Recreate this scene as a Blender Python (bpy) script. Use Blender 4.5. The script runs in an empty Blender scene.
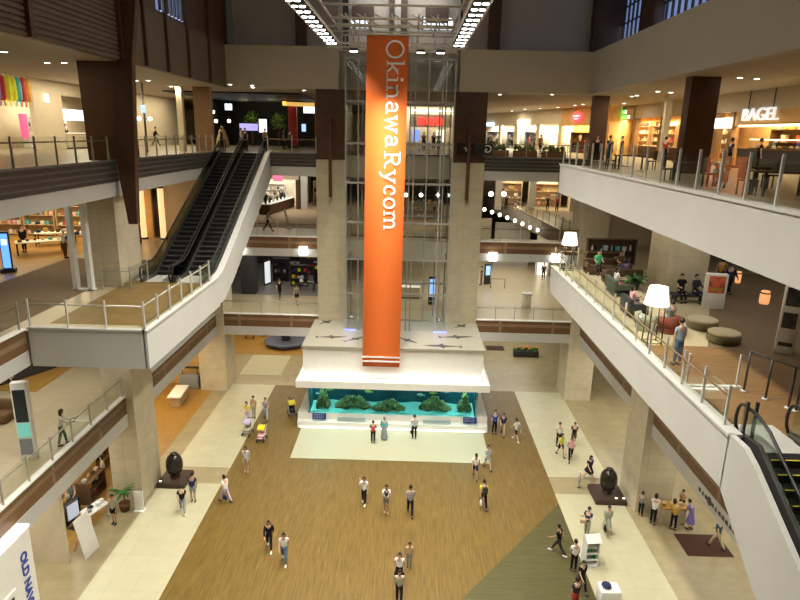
import bpy, bmesh, math, random
from mathutils import Vector, Matrix, Euler
random.seed(7)
SC = bpy.context.scene
COL = SC.collection
PI = math.pi
F2, F3, F4, F5 = 6.25, 12.3, 18.4, 24.5            # storey floors
S1, S2, S3, S4 = 4.7, 10.95, 16.85, 22.85          # soffits under each slab

# ------------------------------------------------------------------ camera
EYE = Vector((0, 0, 20.0))
FPX, PITCH, YAW, ROLL = 614.05, 0.26537, 0.013338, 0.022036
_f = Vector((-math.sin(YAW)*math.cos(PITCH), math.cos(YAW)*math.cos(PITCH), -math.sin(PITCH)))
_r = Vector((math.cos(YAW), math.sin(YAW), 0)); _u = _r.cross(_f)
RIGHT = _r*math.cos(ROLL) + _u*math.sin(ROLL)
UP = _u*math.cos(ROLL) - _r*math.sin(ROLL)
cam_data = bpy.data.cameras.new('camera')
cam = bpy.data.objects.new('camera', cam_data); COL.objects.link(cam)
cam_data.sensor_width = 36; cam_data.lens = FPX/800*36
cam_data.clip_end = 400
mw = Matrix((RIGHT, UP, -_f)).transposed().to_4x4(); mw.translation = EYE
cam.matrix_world = mw
SC.camera = cam

def at(px, py, x=None, y=None, z=None):
    """survey: the point of a known plane seen at a spot of the photograph"""
    d = RIGHT*((px-400)/FPX) + UP*((300-py)/FPX) + _f
    t = (x/d.x) if x is not None else (y/d.y) if y is not None else ((z-EYE.z)/d.z)
    return EYE + d*t

# ------------------------------------------------------------------ materials
MATS = {}
def mat(name, col, rough=.6, metal=0., emit=0., var=.08, scale=3., spec=.4, bump=0., emit_col=None):
    if name in MATS: return MATS[name]
    m = bpy.data.materials.new(name); m.use_nodes = True
    nt = m.node_tree; b = nt.nodes['Principled BSDF']
    b.inputs['Roughness'].default_value = rough; b.inputs['Metallic'].default_value = metal
    b.inputs['Specular IOR Level'].default_value = spec
    b.inputs['Base Color'].default_value = (*col, 1)
    if var:
        tc = nt.nodes.new('ShaderNodeTexCoord'); nz = nt.nodes.new('ShaderNodeTexNoise')
        nz.inputs['Scale'].default_value = scale; nz.inputs['Detail'].default_value = 3
        nt.links.new(tc.outputs['Object'], nz.inputs['Vector'])
        rp = nt.nodes.new('ShaderNodeValToRGB')
        rp.color_ramp.elements[0].position = .3; rp.color_ramp.elements[1].position = .7
        rp.color_ramp.elements[0].color = (*[c*(1-var) for c in col], 1)
        rp.color_ramp.elements[1].color = (*[min(1, c*(1+var)) for c in col], 1)
        nt.links.new(nz.outputs['Fac'], rp.inputs['Fac']); nt.links.new(rp.outputs['Color'], b.inputs['Base Color'])
        if bump:
            bp = nt.nodes.new('ShaderNodeBump'); bp.inputs['Strength'].default_value = bump
            nt.links.new(nz.outputs['Fac'], bp.inputs['Height']); nt.links.new(bp.outputs['Normal'], b.inputs['Normal'])
    if emit:
        b.inputs['Emission Color'].default_value = (*(emit_col or col), 1); b.inputs['Emission Strength'].default_value = emit
    MATS[name] = m
    return m

def tile_mat(name, c1, c2, line, w, h, mortar=.01, rough=.35, vertical=False, spec=.4, stretch=None, offset=.5, noise=.25, rot=0):
    if name in MATS: return MATS[name]
    m = bpy.data.materials.new(name); m.use_nodes = True
    nt = m.node_tree; b = nt.nodes['Principled BSDF']; L = nt.links.new
    tc = nt.nodes.new('ShaderNodeTexCoord'); v = tc.outputs['Object']
    if vertical:
        sp = nt.nodes.new('ShaderNodeSeparateXYZ'); L(v, sp.inputs[0])
        ad = nt.nodes.new('ShaderNodeMath'); L(sp.outputs['X'], ad.inputs[0]); L(sp.outputs['Y'], ad.inputs[1])
        cb = nt.nodes.new('ShaderNodeCombineXYZ'); L(ad.outputs[0], cb.inputs[0]); L(sp.outputs['Z'], cb.inputs[1]); v = cb.outputs[0]
    if rot:
        mp = nt.nodes.new('ShaderNodeMapping'); mp.inputs['Rotation'].default_value = (0, 0, rot); L(v, mp.inputs[0]); v = mp.outputs[0]
    br = nt.nodes.new('ShaderNodeTexBrick'); L(v, br.inputs['Vector'])
    br.offset = offset
    br.inputs['Color1'].default_value = (*c1, 1); br.inputs['Color2'].default_value = (*c2, 1); br.inputs['Mortar'].default_value = (*line, 1)
    br.inputs['Scale'].default_value = 1; br.inputs['Brick Width'].default_value = w; br.inputs['Row Height'].default_value = h
    br.inputs['Mortar Size'].default_value = mortar; br.inputs['Mortar Smooth'].default_value = .3
    nz = nt.nodes.new('ShaderNodeTexNoise'); nz.inputs['Scale'].default_value = 1.5; nz.inputs['Detail'].default_value = 5
    mp2 = nt.nodes.new('ShaderNodeMapping'); mp2.inputs['Scale'].default_value = stretch or (1, 1, 1); L(v, mp2.inputs[0]); L(mp2.outputs[0], nz.inputs['Vector'])
    mr = nt.nodes.new('ShaderNodeMapRange'); mr.inputs['From Min'].default_value = .25; mr.inputs['From Max'].default_value = .75
    mr.inputs['To Min'].default_value = 1-noise; mr.inputs['To Max'].default_value = 1+noise; L(nz.outputs['Fac'], mr.inputs['Value'])
    mx = nt.nodes.new('ShaderNodeVectorMath'); mx.operation = 'MULTIPLY'
    L(br.outputs['Color'], mx.inputs[0]); L(mr.outputs[0], mx.inputs[1]); L(mx.outputs[0], b.inputs['Base Color'])
    b.inputs['Roughness'].default_value = rough; b.inputs['Specular IOR Level'].default_value = spec
    MATS[name] = m
    return m

def glass_mat(name, tint=(.93, .97, .95), gloss=.10, rough=.02):
    if name in MATS: return MATS[name]
    m = bpy.data.materials.new(name); m.use_nodes = True
    nt = m.node_tree; nt.nodes.clear(); L = nt.links.new
    o = nt.nodes.new('ShaderNodeOutputMaterial'); t = nt.nodes.new('ShaderNodeBsdfTransparent'); g = nt.nodes.new('ShaderNodeBsdfGlossy')
    t.inputs['Color'].default_value = (*tint, 1); g.inputs['Roughness'].default_value = rough; g.inputs['Color'].default_value = (.9, .95, .92, 1)
    fr = nt.nodes.new('ShaderNodeLayerWeight'); fr.inputs['Blend'].default_value = .25
    ml = nt.nodes.new('ShaderNodeMath'); ml.operation = 'MULTIPLY_ADD'; ml.inputs[1].default_value = .12; ml.inputs[2].default_value = gloss*.10
    ml.use_clamp = True
    L(fr.outputs['Fresnel'], ml.inputs[0])
    mx = nt.nodes.new('ShaderNodeMixShader'); L(ml.outputs[0], mx.inputs[0]); L(t.outputs[0], mx.inputs[1]); L(g.outputs[0], mx.inputs[2]); L(mx.outputs[0], o.inputs['Surface'])
    MATS[name] = m
    return m

def glow(name, col, strength):
    if name in MATS: return MATS[name]
    m = mat(name, tuple(min(.8, c) for c in col), .5, var=0, emit=strength, emit_col=col)
    return m

# ------------------------------------------------------------------ mesh builder
class MB:
    def __init__(s): s.v = []; s.f = []; s.m = []; s.sm = []
    def add(s, vs, fs, m=0, smooth=False):
        o = len(s.v); s.v += [tuple(p) for p in vs]
        for f in fs: s.f.append([i+o for i in f]); s.m.append(m); s.sm.append(smooth)
        return s
    def box(s, x0, x1, y0, y1, z0, z1, m=0):
        vs = [(x, y, z) for z in (z0, z1) for y in (y0, y1) for x in (x0, x1)]
        return s.add(vs, [(0,2,3,1), (4,5,7,6), (0,1,5,4), (2,6,7,3), (0,4,6,2), (1,3,7,5)], m)
    def cbox(s, c, d, m=0, rz=0, rx=0, ry=0):
        R = Euler((rx, ry, rz)).to_matrix(); c = Vector(c)
        vs = [c + R @ Vector((x*d[0]/2, y*d[1]/2, z*d[2]/2)) for z in (-1, 1) for y in (-1, 1) for x in (-1, 1)]
        return s.add(vs, [(0,2,3,1), (4,5,7,6), (0,1,5,4), (2,6,7,3), (0,4,6,2), (1,3,7,5)], m)
    def rbox(s, c, d, r=.03, m=0, rz=0, seg=2):
        """box with rounded edges"""
        bm = bmesh.new(); bmesh.ops.create_cube(bm, size=1)
        for v in bm.verts: v.co = Vector((v.co.x*d[0], v.co.y*d[1], v.co.z*d[2]))
        bmesh.ops.bevel(bm, geom=list(bm.edges), offset=min(r, min(d)*.45), segments=seg, profile=.5, affect='EDGES')
        R = Matrix.Rotation(rz, 3, 'Z'); c = Vector(c)
        bm.verts.index_update()
        s.add([c + R @ v.co for v in bm.verts], [[v.index for v in f.verts] for f in bm.faces], m, True); bm.free()
        return s
    def prism(s, pts, axis, a, b, m=0):
        """pts: outline in the two axes other than axis (in xyz order), swept from a to b"""
        n = len(pts)
        def P(p, t):
            return (t, p[0], p[1]) if axis == 'x' else (p[0], t, p[1]) if axis == 'y' else (p[0], p[1], t)
        vs = [P(p, a) for p in pts] + [P(p, b) for p in pts]
        fs = [tuple(range(n))[::-1], tuple(range(n, 2*n))] + [(i, (i+1) % n, n+(i+1) % n, n+i) for i in range(n)]
        return s.add(vs, fs, m)
    def tube(s, pts, r, n=8, m=0, caps=True):
        pts = [Vector(p) for p in pts]; k = len(pts)
        rs = r if isinstance(r, (list, tuple)) else [r]*k
        vs = []; prev = None
        for i, p in enumerate(pts):
            t = (pts[min(i+1, k-1)] - pts[max(i-1, 0)]).normalized()
            a = prev - t*prev.dot(t) if prev is not None else t.orthogonal()
            if a.length < 1e-5: a = t.orthogonal()
            a.normalize(); prev = a; b = t.cross(a)
            for j in range(n):
                q = 2*PI*j/n; vs.append(p + (a*math.cos(q) + b*math.sin(q))*rs[i])
        fs = [(i*n+j, i*n+(j+1) % n, (i+1)*n+(j+1) % n, (i+1)*n+j) for i in range(k-1) for j in range(n)]
        s.add(vs, fs, m, True)
        if caps:
            o = len(s.v) - len(vs)
            s.f.append([o+j for j in range(n)][::-1]); s.m.append(m); s.sm.append(False)
            s.f.append([o+(k-1)*n+j for j in range(n)]); s.m.append(m); s.sm.append(False)
        return s
    def lathe(s, prof, c=(0, 0, 0), n=20, m=0, sx=1, sy=1, smooth=True):
        """prof: [(radius, z)] bottom to top"""
        vs = [(c[0]+r*math.cos(2*PI*j/n)*sx, c[1]+r*math.sin(2*PI*j/n)*sy, c[2]+z) for r, z in prof for j in range(n)]
        fs = [(i*n+j, i*n+(j+1) % n, (i+1)*n+(j+1) % n, (i+1)*n+j) for i in range(len(prof)-1) for j in range(n)]
        o = len(s.v); s.add(vs, fs, m, smooth)
        if prof[0][0] > 1e-4: s.f.append([o+j for j in range(n)][::-1]); s.m.append(m); s.sm.append(False)
        if prof[-1][0] > 1e-4: s.f.append([o+(len(prof)-1)*n+j for j in range(n)]); s.m.append(m); s.sm.append(False)
        return s
    def ball(s, c, r, m=0, n=12, k=8):
        r = r if isinstance(r, (list, tuple)) else (r, r, r)
        vs = [(c[0], c[1], c[2]-r[2])]
        for i in range(1, k):
            t = PI*i/k
            vs += [(c[0]+r[0]*math.sin(t)*math.cos(2*PI*j/n), c[1]+r[1]*math.sin(t)*math.sin(2*PI*j/n), c[2]-r[2]*math.cos(t)) for j in range(n)]
        vs.append((c[0], c[1], c[2]+r[2])); e = len(vs)-1
        fs = [(0, 1+(j+1) % n, 1+j) for j in range(n)]
        for i in range(k-2): fs += [(1+i*n+j, 1+i*n+(j+1) % n, 1+(i+1)*n+(j+1) % n, 1+(i+1)*n+j) for j in range(n)]
        fs += [(e-n+j, e-n+(j+1) % n, e) for j in range(n)]
        return s.add(vs, fs, m, True)
    def quad(s, pts, m=0): return s.add(pts, [tuple(range(len(pts)))], m)
    def mesh(s, name, off=(0, 0, 0)):
        me = bpy.data.meshes.new(name)
        me.from_pydata([(x-off[0], y-off[1], z-off[2]) for x, y, z in s.v], [], s.f)
        me.polygons.foreach_set('material_index', s.m); me.polygons.foreach_set('use_smooth', s.sm)
        me.update(); return me
    def build(s, name, mats, parent=None, world=True):
        """link as one object; with a parent the world coordinates are taken relative to it"""
        off = (0, 0, 0)
        if parent is not None and world: off = wloc(parent)
        me = s.mesh(name, off)
        return link(name, me, mats, parent)

def wloc(o):
    p = Vector((0, 0, 0))
    while o is not None: p += o.location; o = o.parent
    return p
def link(name, me, mats, parent=None):
    o = bpy.data.objects.new(name, me)
    for m in (mats if isinstance(mats, (list, tuple)) else [mats]):
        if m is not None: me.materials.append(m)
    COL.objects.link(o)
    if parent is not None: o.parent = parent
    return o
def tag(o, label=None, cat=None, group=None, kind=None):
    for k, v in (('label', label), ('category', cat), ('group', group), ('kind', kind)):
        if v: o[k] = v
    return o
def thing(name, label, cat, loc=(0, 0, 0), rz=0, group=None):
    o = bpy.data.objects.new(name, None); COL.objects.link(o)
    o.empty_display_size = .1; o.location = loc; o.rotation_euler = (0, 0, rz)
    return tag(o, label, cat, group)
def struct(name, mb, mats): return tag(mb.build(name, mats), kind='structure')
def one(name, mb, mats, label, cat, group=None, base=None):
    """a thing that is a single mesh, its origin moved to its base"""
    if base is None:
        xs = [p[0] for p in mb.v]; ys = [p[1] for p in mb.v]; base = ((min(xs)+max(xs))/2, (min(ys)+max(ys))/2, min(p[2] for p in mb.v))
    o = link(name, mb.mesh(name, base), mats); o.location = base
    return tag(o, label, cat, group)
def dup(o, loc=None, rz=None, label=None, group=None, parent=None):
    c = o.copy(); COL.objects.link(c)
    if parent is not None: c.parent = parent
    for ch in [k for k in o.children]: dup(ch, parent=c)
    if loc is not None: c.location = loc
    if rz is not None: c.rotation_euler = (0, 0, rz)
    if label: c['label'] = label
    if group: c['group'] = group
    return c
def text_mesh(txt, size, depth=.02, sx=1., bold=0., align='CENTER'):
    cu = bpy.data.curves.new('t', 'FONT'); cu.body = txt; cu.size = size; cu.extrude = depth/2; cu.align_x = align; cu.align_y = 'CENTER'; cu.offset = bold
    o = bpy.data.objects.new('t', cu); COL.objects.link(o)
    me = bpy.data.meshes.new_from_object(o.evaluated_get(bpy.context.evaluated_depsgraph_get()))
    bpy.data.objects.remove(o); bpy.data.curves.remove(cu)
    if sx != 1:
        for v in me.vertices: v.co.x *= sx
    me.materials.clear()
    return me
def text(name, txt, size, m, parent, mtx, depth=.02, sx=1., bold=0.):
    """lettering as a part; mtx places it in the world (x along the line, y up, z out of the face)"""
    me = text_mesh(txt, size, depth, sx, bold)
    if parent is not None: mtx = Matrix.Translation(-wloc(parent)) @ mtx
    me.transform(mtx)
    return link(name, me, m, parent)
def frame(o, ex, ey):
    ex = Vector(ex).normalized(); ey = Vector(ey).normalized(); ez = ex.cross(ey)
    M = Matrix((ex, ey, ez)).transposed().to_4x4(); M.translation = Vector(o); return M
def area(name, loc, sx, sy, power, col=(1, .9, .74), rot=(0, 0, 0), shape='RECTANGLE', spread=PI):
    d = bpy.data.lights.new(name, 'AREA'); d.shape = shape; d.size = sx; d.size_y = sy; d.energy = power; d.color = col; d.spread = spread
    o = bpy.data.objects.new(name, d); o.location = loc; o.rotation_euler = rot; COL.objects.link(o); return o
def lamp(name, loc, power, col=(1, .86, .65), r=.08):
    d = bpy.data.lights.new(name, 'POINT'); d.energy = power; d.color = col; d.shadow_soft_size = r
    o = bpy.data.objects.new(name, d); o.location = loc; COL.objects.link(o); return o
# ------------------------------------------------------------------ material palette
cream = tile_mat('cream_tile', (.32, .262, .145), (.345, .285, .16), (.25, .205, .11), 1.2, .6, .008, .28, noise=.10)
pale = tile_mat('pale_tile', (.475, .445, .295), (.50, .47, .315), (.38, .35, .23), 1.2, 1.2, .008, .3, noise=.05, offset=0)
woodf = tile_mat('wood_deck', (.168, .104, .024), (.15, .093, .020), (.106, .064, .014), 1.4, .16, .006, .42, stretch=(.6, 7, 1), noise=.30, rot=PI/2)
woodx = tile_mat('wood_deck_cross', (.235, .125, .042), (.21, .108, .035), (.15, .075, .024), 1.4, .16, .006, .42, stretch=(.6, 7, 1), noise=.25)
greenc = tile_mat('green_grey_deck', (.088, .078, .026), (.08, .07, .023), (.056, .05, .016), 1.6, .16, .006, .5, stretch=(.6, 7, 1), noise=.25)
orangew = tile_mat('orange_wood', (.36, .20, .045), (.33, .18, .04), (.25, .13, .028), 1.5, .15, .005, .35, stretch=(7, .7, 1), noise=.2)
carpetb = mat('brown_carpet', (.19, .13, .075), .9, var=.12, scale=6)
carpetp = mat('pale_rug', (.47, .40, .25), .9, var=.06, scale=5)
white = mat('fascia_white', (.50, .495, .46), .55, var=.03, scale=.6)
whitep = mat('white_paint', (.80, .79, .74), .5, var=.02)
ceilm = mat('ceiling_paint', (.40, .345, .255), .7, var=.03, scale=.8)
brownp = tile_mat('brown_panel', (.16, .082, .033), (.14, .072, .029), (.25, .16, .09), 4.0, 3.0, .12, .45, vertical=True, noise=.12, offset=0)
stripe = mat('dark_stripe', (.05, .045, .04), .5)
stripe2 = mat('grey_stripe', (.20, .185, .165), .5)
stone = tile_mat('stone_cladding', (.60, .53, .38), (.57, .50, .355), (.44, .385, .265), 1.8, .9, .012, .5, vertical=True, noise=.10, offset=0)
darkb = mat('dark_brown_cladding', (.085, .04, .022), .45, var=.15, scale=2)
beigew = mat('beige_wall', (.60, .52, .37), .7, var=.04)
greyw = mat('grey_wall', (.50, .46, .44), .8, var=.03, scale=.4)
louv = mat('louvre', (.125, .10, .065), .6)
steel = mat('steel', (.60, .58, .54), .4, .15, var=.04)
dsteel = mat('dark_steel', (.10, .095, .09), .4, .6)
black = mat('black', (.012, .012, .013), .4)
charcoal = mat('charcoal', (.035, .034, .035), .5)
railm = mat('rail_metal', (.50, .47, .42), .4, .4)
glass = glass_mat('rail_glass', (.955, .965, .94))
cglass = glass_mat('clear_glass', (.94, .97, .97), .06)
lens = glow('lamp_lens', (1, .93, .78), 12)
goldw = mat('golden_wall', (.62, .40, .16), .7, var=.08)

LCW = (1, .88, .68)
def poly(pts, z0, z1, m=0, mb=None):
    return (mb or MB()).prism(pts, 'z', z0, z1, m)
def rect(x0, x1, y0, y1): return [(x0, y0), (x1, y0), (x1, y1), (x0, y1)]

XL, XR, YB = -14.8, 13.28, 45.0
# ---- ground floor
struct('floor', poly(rect(-34, 34, 6, 100), -.4, 0), cream)
struct('floor_wood_deck', poly([(-10.6, 6.2), (8.8, 30.6), (8.8, 46.2), (-10.6, 46.2)], 0, .012), woodf)
struct('floor_green_deck', poly([(-10.6, 6), (8.8, 6), (8.8, 30.6), (-10.6, 6.2)], 0, .012), greenc)
def strip(x0, x1):
    mb = MB()
    for a, b in ((6, 31.6), (33.4, 46.2), (48.2, 53)): mb.box(x0, x1, a, b, 0, .014)
    return mb
struct('floor_walkway_left', strip(-14.1, -10.6), pale)
mbx = MB()
for a, b in ((6, 31.6), (33.4, 46.2)): mbx.box(8.8, 12.5, a, b, 0, .014)
struct('floor_walkway_right', mbx, pale)
struct('floor_pale_apron', poly([(-7.2, 34.75), (5.45, 34.75), (5.45, 39.1), (-7.2, 39.1)], .012, .03), mat('apron', (.44, .43, .30), .4, var=.02))
struct('floor_orange_shop', poly([(-22, 33.5), (-15.3, 33.5), (-15.3, 46.0), (-22, 46)], 0, .013), orangew)
struct('floor_orange_back', poly([(-24, 53.2), (-7, 53.2), (-7, 62), (-24, 62)], 0, .013), orangew)
struct('floor_orange_near', poly([(-24, 25), (-15.95, 25), (-15.95, 33), (-24, 33)], 0, .013), orangew)

# ---- upper slabs
loungew = tile_mat('lounge_wood', (.27, .145, .05), (.245, .13, .043), (.18, .09, .03), 1.5, .15, .005, .4, stretch=(.7, 7, 1), noise=.2)
def slab(z1, z0, parts, fm, cm):
    for k, p in enumerate(parts):
        struct('floor_upper', poly(p, z1-.06, z1), fm)
        struct('ceiling', poly(p, z0, z1-.06), cm)
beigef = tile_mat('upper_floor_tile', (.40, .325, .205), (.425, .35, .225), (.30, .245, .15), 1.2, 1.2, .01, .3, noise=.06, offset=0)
slab(F2, S1, [rect(-34, XL, -4, 100), rect(XR, 34, -4, 100), rect(XL, XR, YB, 100)], beigef, ceilm)
slab(F3, S2, [rect(-34, XL, -4, 100), rect(XL, -10.15, 22.4, 31.5), [(8.75, 15.0), (34, 15.0), (34, 36.4), (8.75, 36.4)], rect(15.5, 34, -4, 15), rect(XR, 34, 36.4, 100),
              [(XL, YB), (XR, YB), (XR, 47), (5, 47), (5, 48.2), (-1, 100), (XL, 100)], [(XR, 47.0), (XR+.01, 100), (5.5, 100), (10.6, 72), (12.2, 58)]], beigef, ceilm)
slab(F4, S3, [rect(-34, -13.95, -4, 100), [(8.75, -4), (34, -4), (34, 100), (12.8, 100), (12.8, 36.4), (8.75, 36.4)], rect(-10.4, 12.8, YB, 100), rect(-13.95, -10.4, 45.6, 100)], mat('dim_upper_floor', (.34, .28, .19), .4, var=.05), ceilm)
ceil4 = [rect(-34, -13.3, -4, 100), rect(12.6, 34, -4, 100), rect(-13.3, 12.6, YB+.5, 100)]
for p in ceil4: struct('ceiling', poly(p, S4, S4+.4), ceilm)
struct('floor_rug_lounge', poly([(9.3, 22.6), (11.6, 22.6), (15.6, 31), (15.6, 36), (9.3, 36)], F3, F3+.012), carpetp)
struct('floor_lounge_carpet', poly([(15.6, 36.3), (15.6, 31), (11.6, 22.6), (15.2, 19.5), (34, 19.5), (34, 36.3)], F3, F3+.012), carpetb)
struct('floor_lounge_wood', poly([(9.0, 15.2), (19, 15.2), (15.2, 19.5), (11.6, 22.6), (9.0, 22.6)], F3, F3+.012), loungew)
struct('floor_platform_wood', poly([(-14.4, 23.4), (-10.6, 23.4), (-10.6, 31), (-14.4, 31)], F3, F3+.012), mat('platform_wood', (.20, .125, .042), .45, var=.15, scale=2))
struct('floor_left_carpet', poly([(-20.5, 22), (-15.6, 22), (-15.6, 36), (-20.5, 36)], F3, F3+.012), carpetb)
struct('floor_left_shop', poly([(-33, 30), (-20.6, 30), (-20.6, 46), (-33, 46)], F3, F3+.012), orangew)
struct('floor_back_carpet', poly([(-14.3, 50), (5, 50), (5, 70), (-14.3, 70)], F3, F3+.012), mat('tan_carpet', (.40, .28, .16), .8, var=.08))
struct('floor_dark_shop', poly([(-17, 51.2), (-6.6, 51.2), (-6.6, 66), (-17, 66)], F2, F2+.012), mat('grey_shop_floor', (.20, .18, .16), .5, var=.06))

# ---- fascias (trim)
tn = [0]
def trim(mb, mats):
    tn[0] += 1
    return struct('trim_%d' % tn[0], mb, mats)
def low_fascia(xa, xb, ya, yb, zb, zt, zc, face, th=.14):
    """white lower band zb..zc, brown panels zc..zt, pale cap on top"""
    if face == 'y':
        trim(MB().box(xa, xb, ya-th, ya, zb, zc), white); trim(MB().box(xa, xb, ya-th+.03, ya, zc, zt-.06), brownp); trim(MB().box(xa, xb, ya-th-.03, ya+.12, zt-.06, zt), whitep)
    else:
        s = 1 if face == '+x' else -1
        a, b = sorted((xa, xa+s*th)); trim(MB().box(a, b, ya, yb, zb, zc), white)
        a, b = sorted((xa, xa+s*(th-.03))); trim(MB().box(a, b, ya, yb, zc, zt-.06), brownp)
        a, b = sorted((xa-s*.12, xa+s*(th+.03))); trim(MB().box(a, b, ya, yb, zt-.06, zt), whitep)
for zb, zc, zt in ((S1, 5.4, 6.42), (S2, 11.55, 12.46)):
    low_fascia(-14.4, -6.8, YB, 0, zb, zt, zc, 'y'); low_fascia(5.2, 13.0, YB, 0, zb, zt, zc, 'y')
low_fascia(XL, 0, 10, 29.45, S1, 6.42, 5.4, '+x'); low_fascia(XL, 0, 32.1, 45.7, S1, 6.42, 5.4, '+x')
low_fascia(XR, 0, 10, 29.95, S1, 6.42, 5.4, '-x'); low_fascia(XR, 0, 32.6, 45.7, S1, 6.42, 5.4, '-x')
low_fascia(XL, 0, 10, 22.2, S2, 12.46, 11.55, '+x')
def stripes(mbD, axis, a, b, c, s):
    for k in range(4):
        z0 = 17.52+k*.25
        if axis == 'y': mbD.box(a, b, c-.14, c, z0, z0+.16, 0); mbD.box(a, b, c-.08, c, z0+.16, z0+.25, 1)
        else:
            mbD.box(*sorted((c, c+s*.14)), a, b, z0, z0+.16, 0); mbD.box(*sorted((c, c+s*.08)), a, b, z0+.16, z0+.25, 1)
    return mbD
trim(stripes(MB(), 'x', 8, 45.6, -13.95, 1), [stripe, stripe2]); trim(MB().box(-13.95, -13.83, 8, 45.6, S3, 17.52), white)
for a, b in ((-10.4, -6.8), (5.2, 12.7)):
    trim(stripes(MB(), 'y', a, b, YB, 1), [stripe, stripe2]); trim(MB().box(a, b, YB-.12, YB, S3, 17.52), white)
trim(MB().box(-4.5, 2.8, 46.6, 46.75, 17.4, 18.5), stripe2); trim(MB().box(-4.5, 2.8, 46.6, 46.75, 11.4, 12.4), brownp)
# projecting landing on the left, third storey
trim(MB().box(-14.6, -10.1, 22.25, 22.4, 10.9, 12.42).box(-14.6, -10.06, 22.2, 22.45, 12.42, 12.5), [white])
trim(MB().box(-10.15, -10.0, 22.25, 31.4, 10.9, 12.42).box(-10.18, -9.96, 22.2, 31.4, 12.42, 12.5), [white])
# right hand third storey edge, its return, the fourth storey sloping edge
trim(MB().box(8.6, 8.75, 14.9, 36.45, 10.9, 12.42).box(8.55, 8.95, 14.9, 36.5, 12.42, 12.5), [white])
trim(MB().box(8.6, 13.0, 36.4, 36.55, 10.9, 12.42), white)
trim(MB().box(8.6, 8.75, -2, 36.55, 16.85, 18.42).box(8.55, 8.95, -2, 36.6, 18.42, 18.5), white)
trim(MB().box(8.6, 12.8, 36.4, 36.55, 16.85, 18.42), white)
# fifth storey beam, all round
beam = mat('beam_paint', (.46, .405, .30), .6, var=.03, scale=.6)
trim(MB().box(-13, -5.2, YB-.1, YB+.5, S4, 25.6).box(3.2, 12.2, YB-.1, YB+.5, S4, 25.6), beam)
trim(MB().box(-5.2, 3.2, YB+1.6, YB+2.0, S4, 25.6), beam)
trim(MB().box(12.2, 12.6, -2, 45.5, S4, 25.6), mat('beam_paint_right', (.42, .385, .32), .6, var=.03, scale=.6))
lm = MB()
for k in range(22): lm.box(-13.14, -13, 8, 28.9, S4+.02+k*.2, S4+.15+k*.2)
trim(lm, louv); trim(MB().box(-13.3, -13.05, 8, 45.5, S4, 31), darkb)
bm_ = MB(); bm_.box(-13.1, -13.0, 28.9, 45.4, S4, 25.6); trim(bm_, louv)
fins = MB()
for y in (22.0, 28.7, 31.4, 34.2, 37.4, 41.2, 45.0): fins.box(-13.2, -12.85, y, y+.22, S4, 30.5)
trim(fins, darkb)

# ---- piers
def pier(x0, x1, y0, y1, top=S3, dark=True):
    struct('wall_pier', MB().box(x0, x1, y0, y1, 0, top), stone)
    if dark: struct('wall_pier_upper', MB().box(*dark, F4-.05, 22.9), darkb)
pier(-15.9, -14.3, 29.5, 32.0, dark=False); pier(12.85, 14.8, 30.0, 32.6, dark=(13.0, 14.35, 30.6, 31.3))
pier(-16.2, -14.1, 44.8, 47.3, dark=False); pier(12.45, 14.5, 44.8, 47.3, dark=(12.85, 13.95, 46.0, 46.6))
stone_shaded = tile_mat('shaft_stone_shaded', (.46, .40, .27), (.44, .38, .255), (.35, .30, .20), 1.8, .9, .012, .5, vertical=True, noise=.10, offset=0)  # same stone as the other piers, dimmer light by the shaft painted in
def shaft_pier(x0, x1):
    struct('wall_pier', MB().box(x0, x1, 44.7, 46.5, 0, S3+1.2), stone_shaded)
    struct('wall_pier_upper', MB().box(x0, x1, 44.95, 46.5, S3+1.2, S4), darkb)
shaft_pier(-6.8, -4.75); shaft_pier(2.95, 5.2)
struct('wall_pier_upper', MB().box(5.2, 6.0, 46.5, 47.2, S4, 30.4).box(-8.4, -7.7, 46.5, 47.2, S4+2.6, 30.4), darkb)
struct('wall_pier_upper', MB().box(-15.5, -14.35, 45.2, 45.9, F4, S4), mat('brown_wood_pier', (.20, .11, .045), .5))

# ---- outer walls
struct('wall_left', MB().box(-34.3, -34, -4, 100, 0, 31), beigew); struct('wall_right', MB().box(34, 34.3, -4, 100, 0, 31), beigew)
struct('wall_back', MB().box(-34, 34, 100, 100.3, 0, 31), beigew)
struct('wall_top_back', MB().box(-13, -5.2, 47.2, 47.5, S4+.4, 30.6).box(3.4, 12.4, 47.2, 47.5, S4+.4, 30.6), greyw)
struct('wall_top_back', MB().box(-5.2, 3.4, 52, 52.3, S4+.4, 30.6), greyw)
struct('wall_top_right', MB().box(14.5, 14.8, -2, 47.4, S4+.4, 30.6), darkb)
struct('ceiling_roof', MB().box(-34, 34, -4, 53, 30.6, 30.9), greyw)
struct('wall_behind', MB().box(-34, 34, -4.3, -4, 0, 31), beigew)
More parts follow.
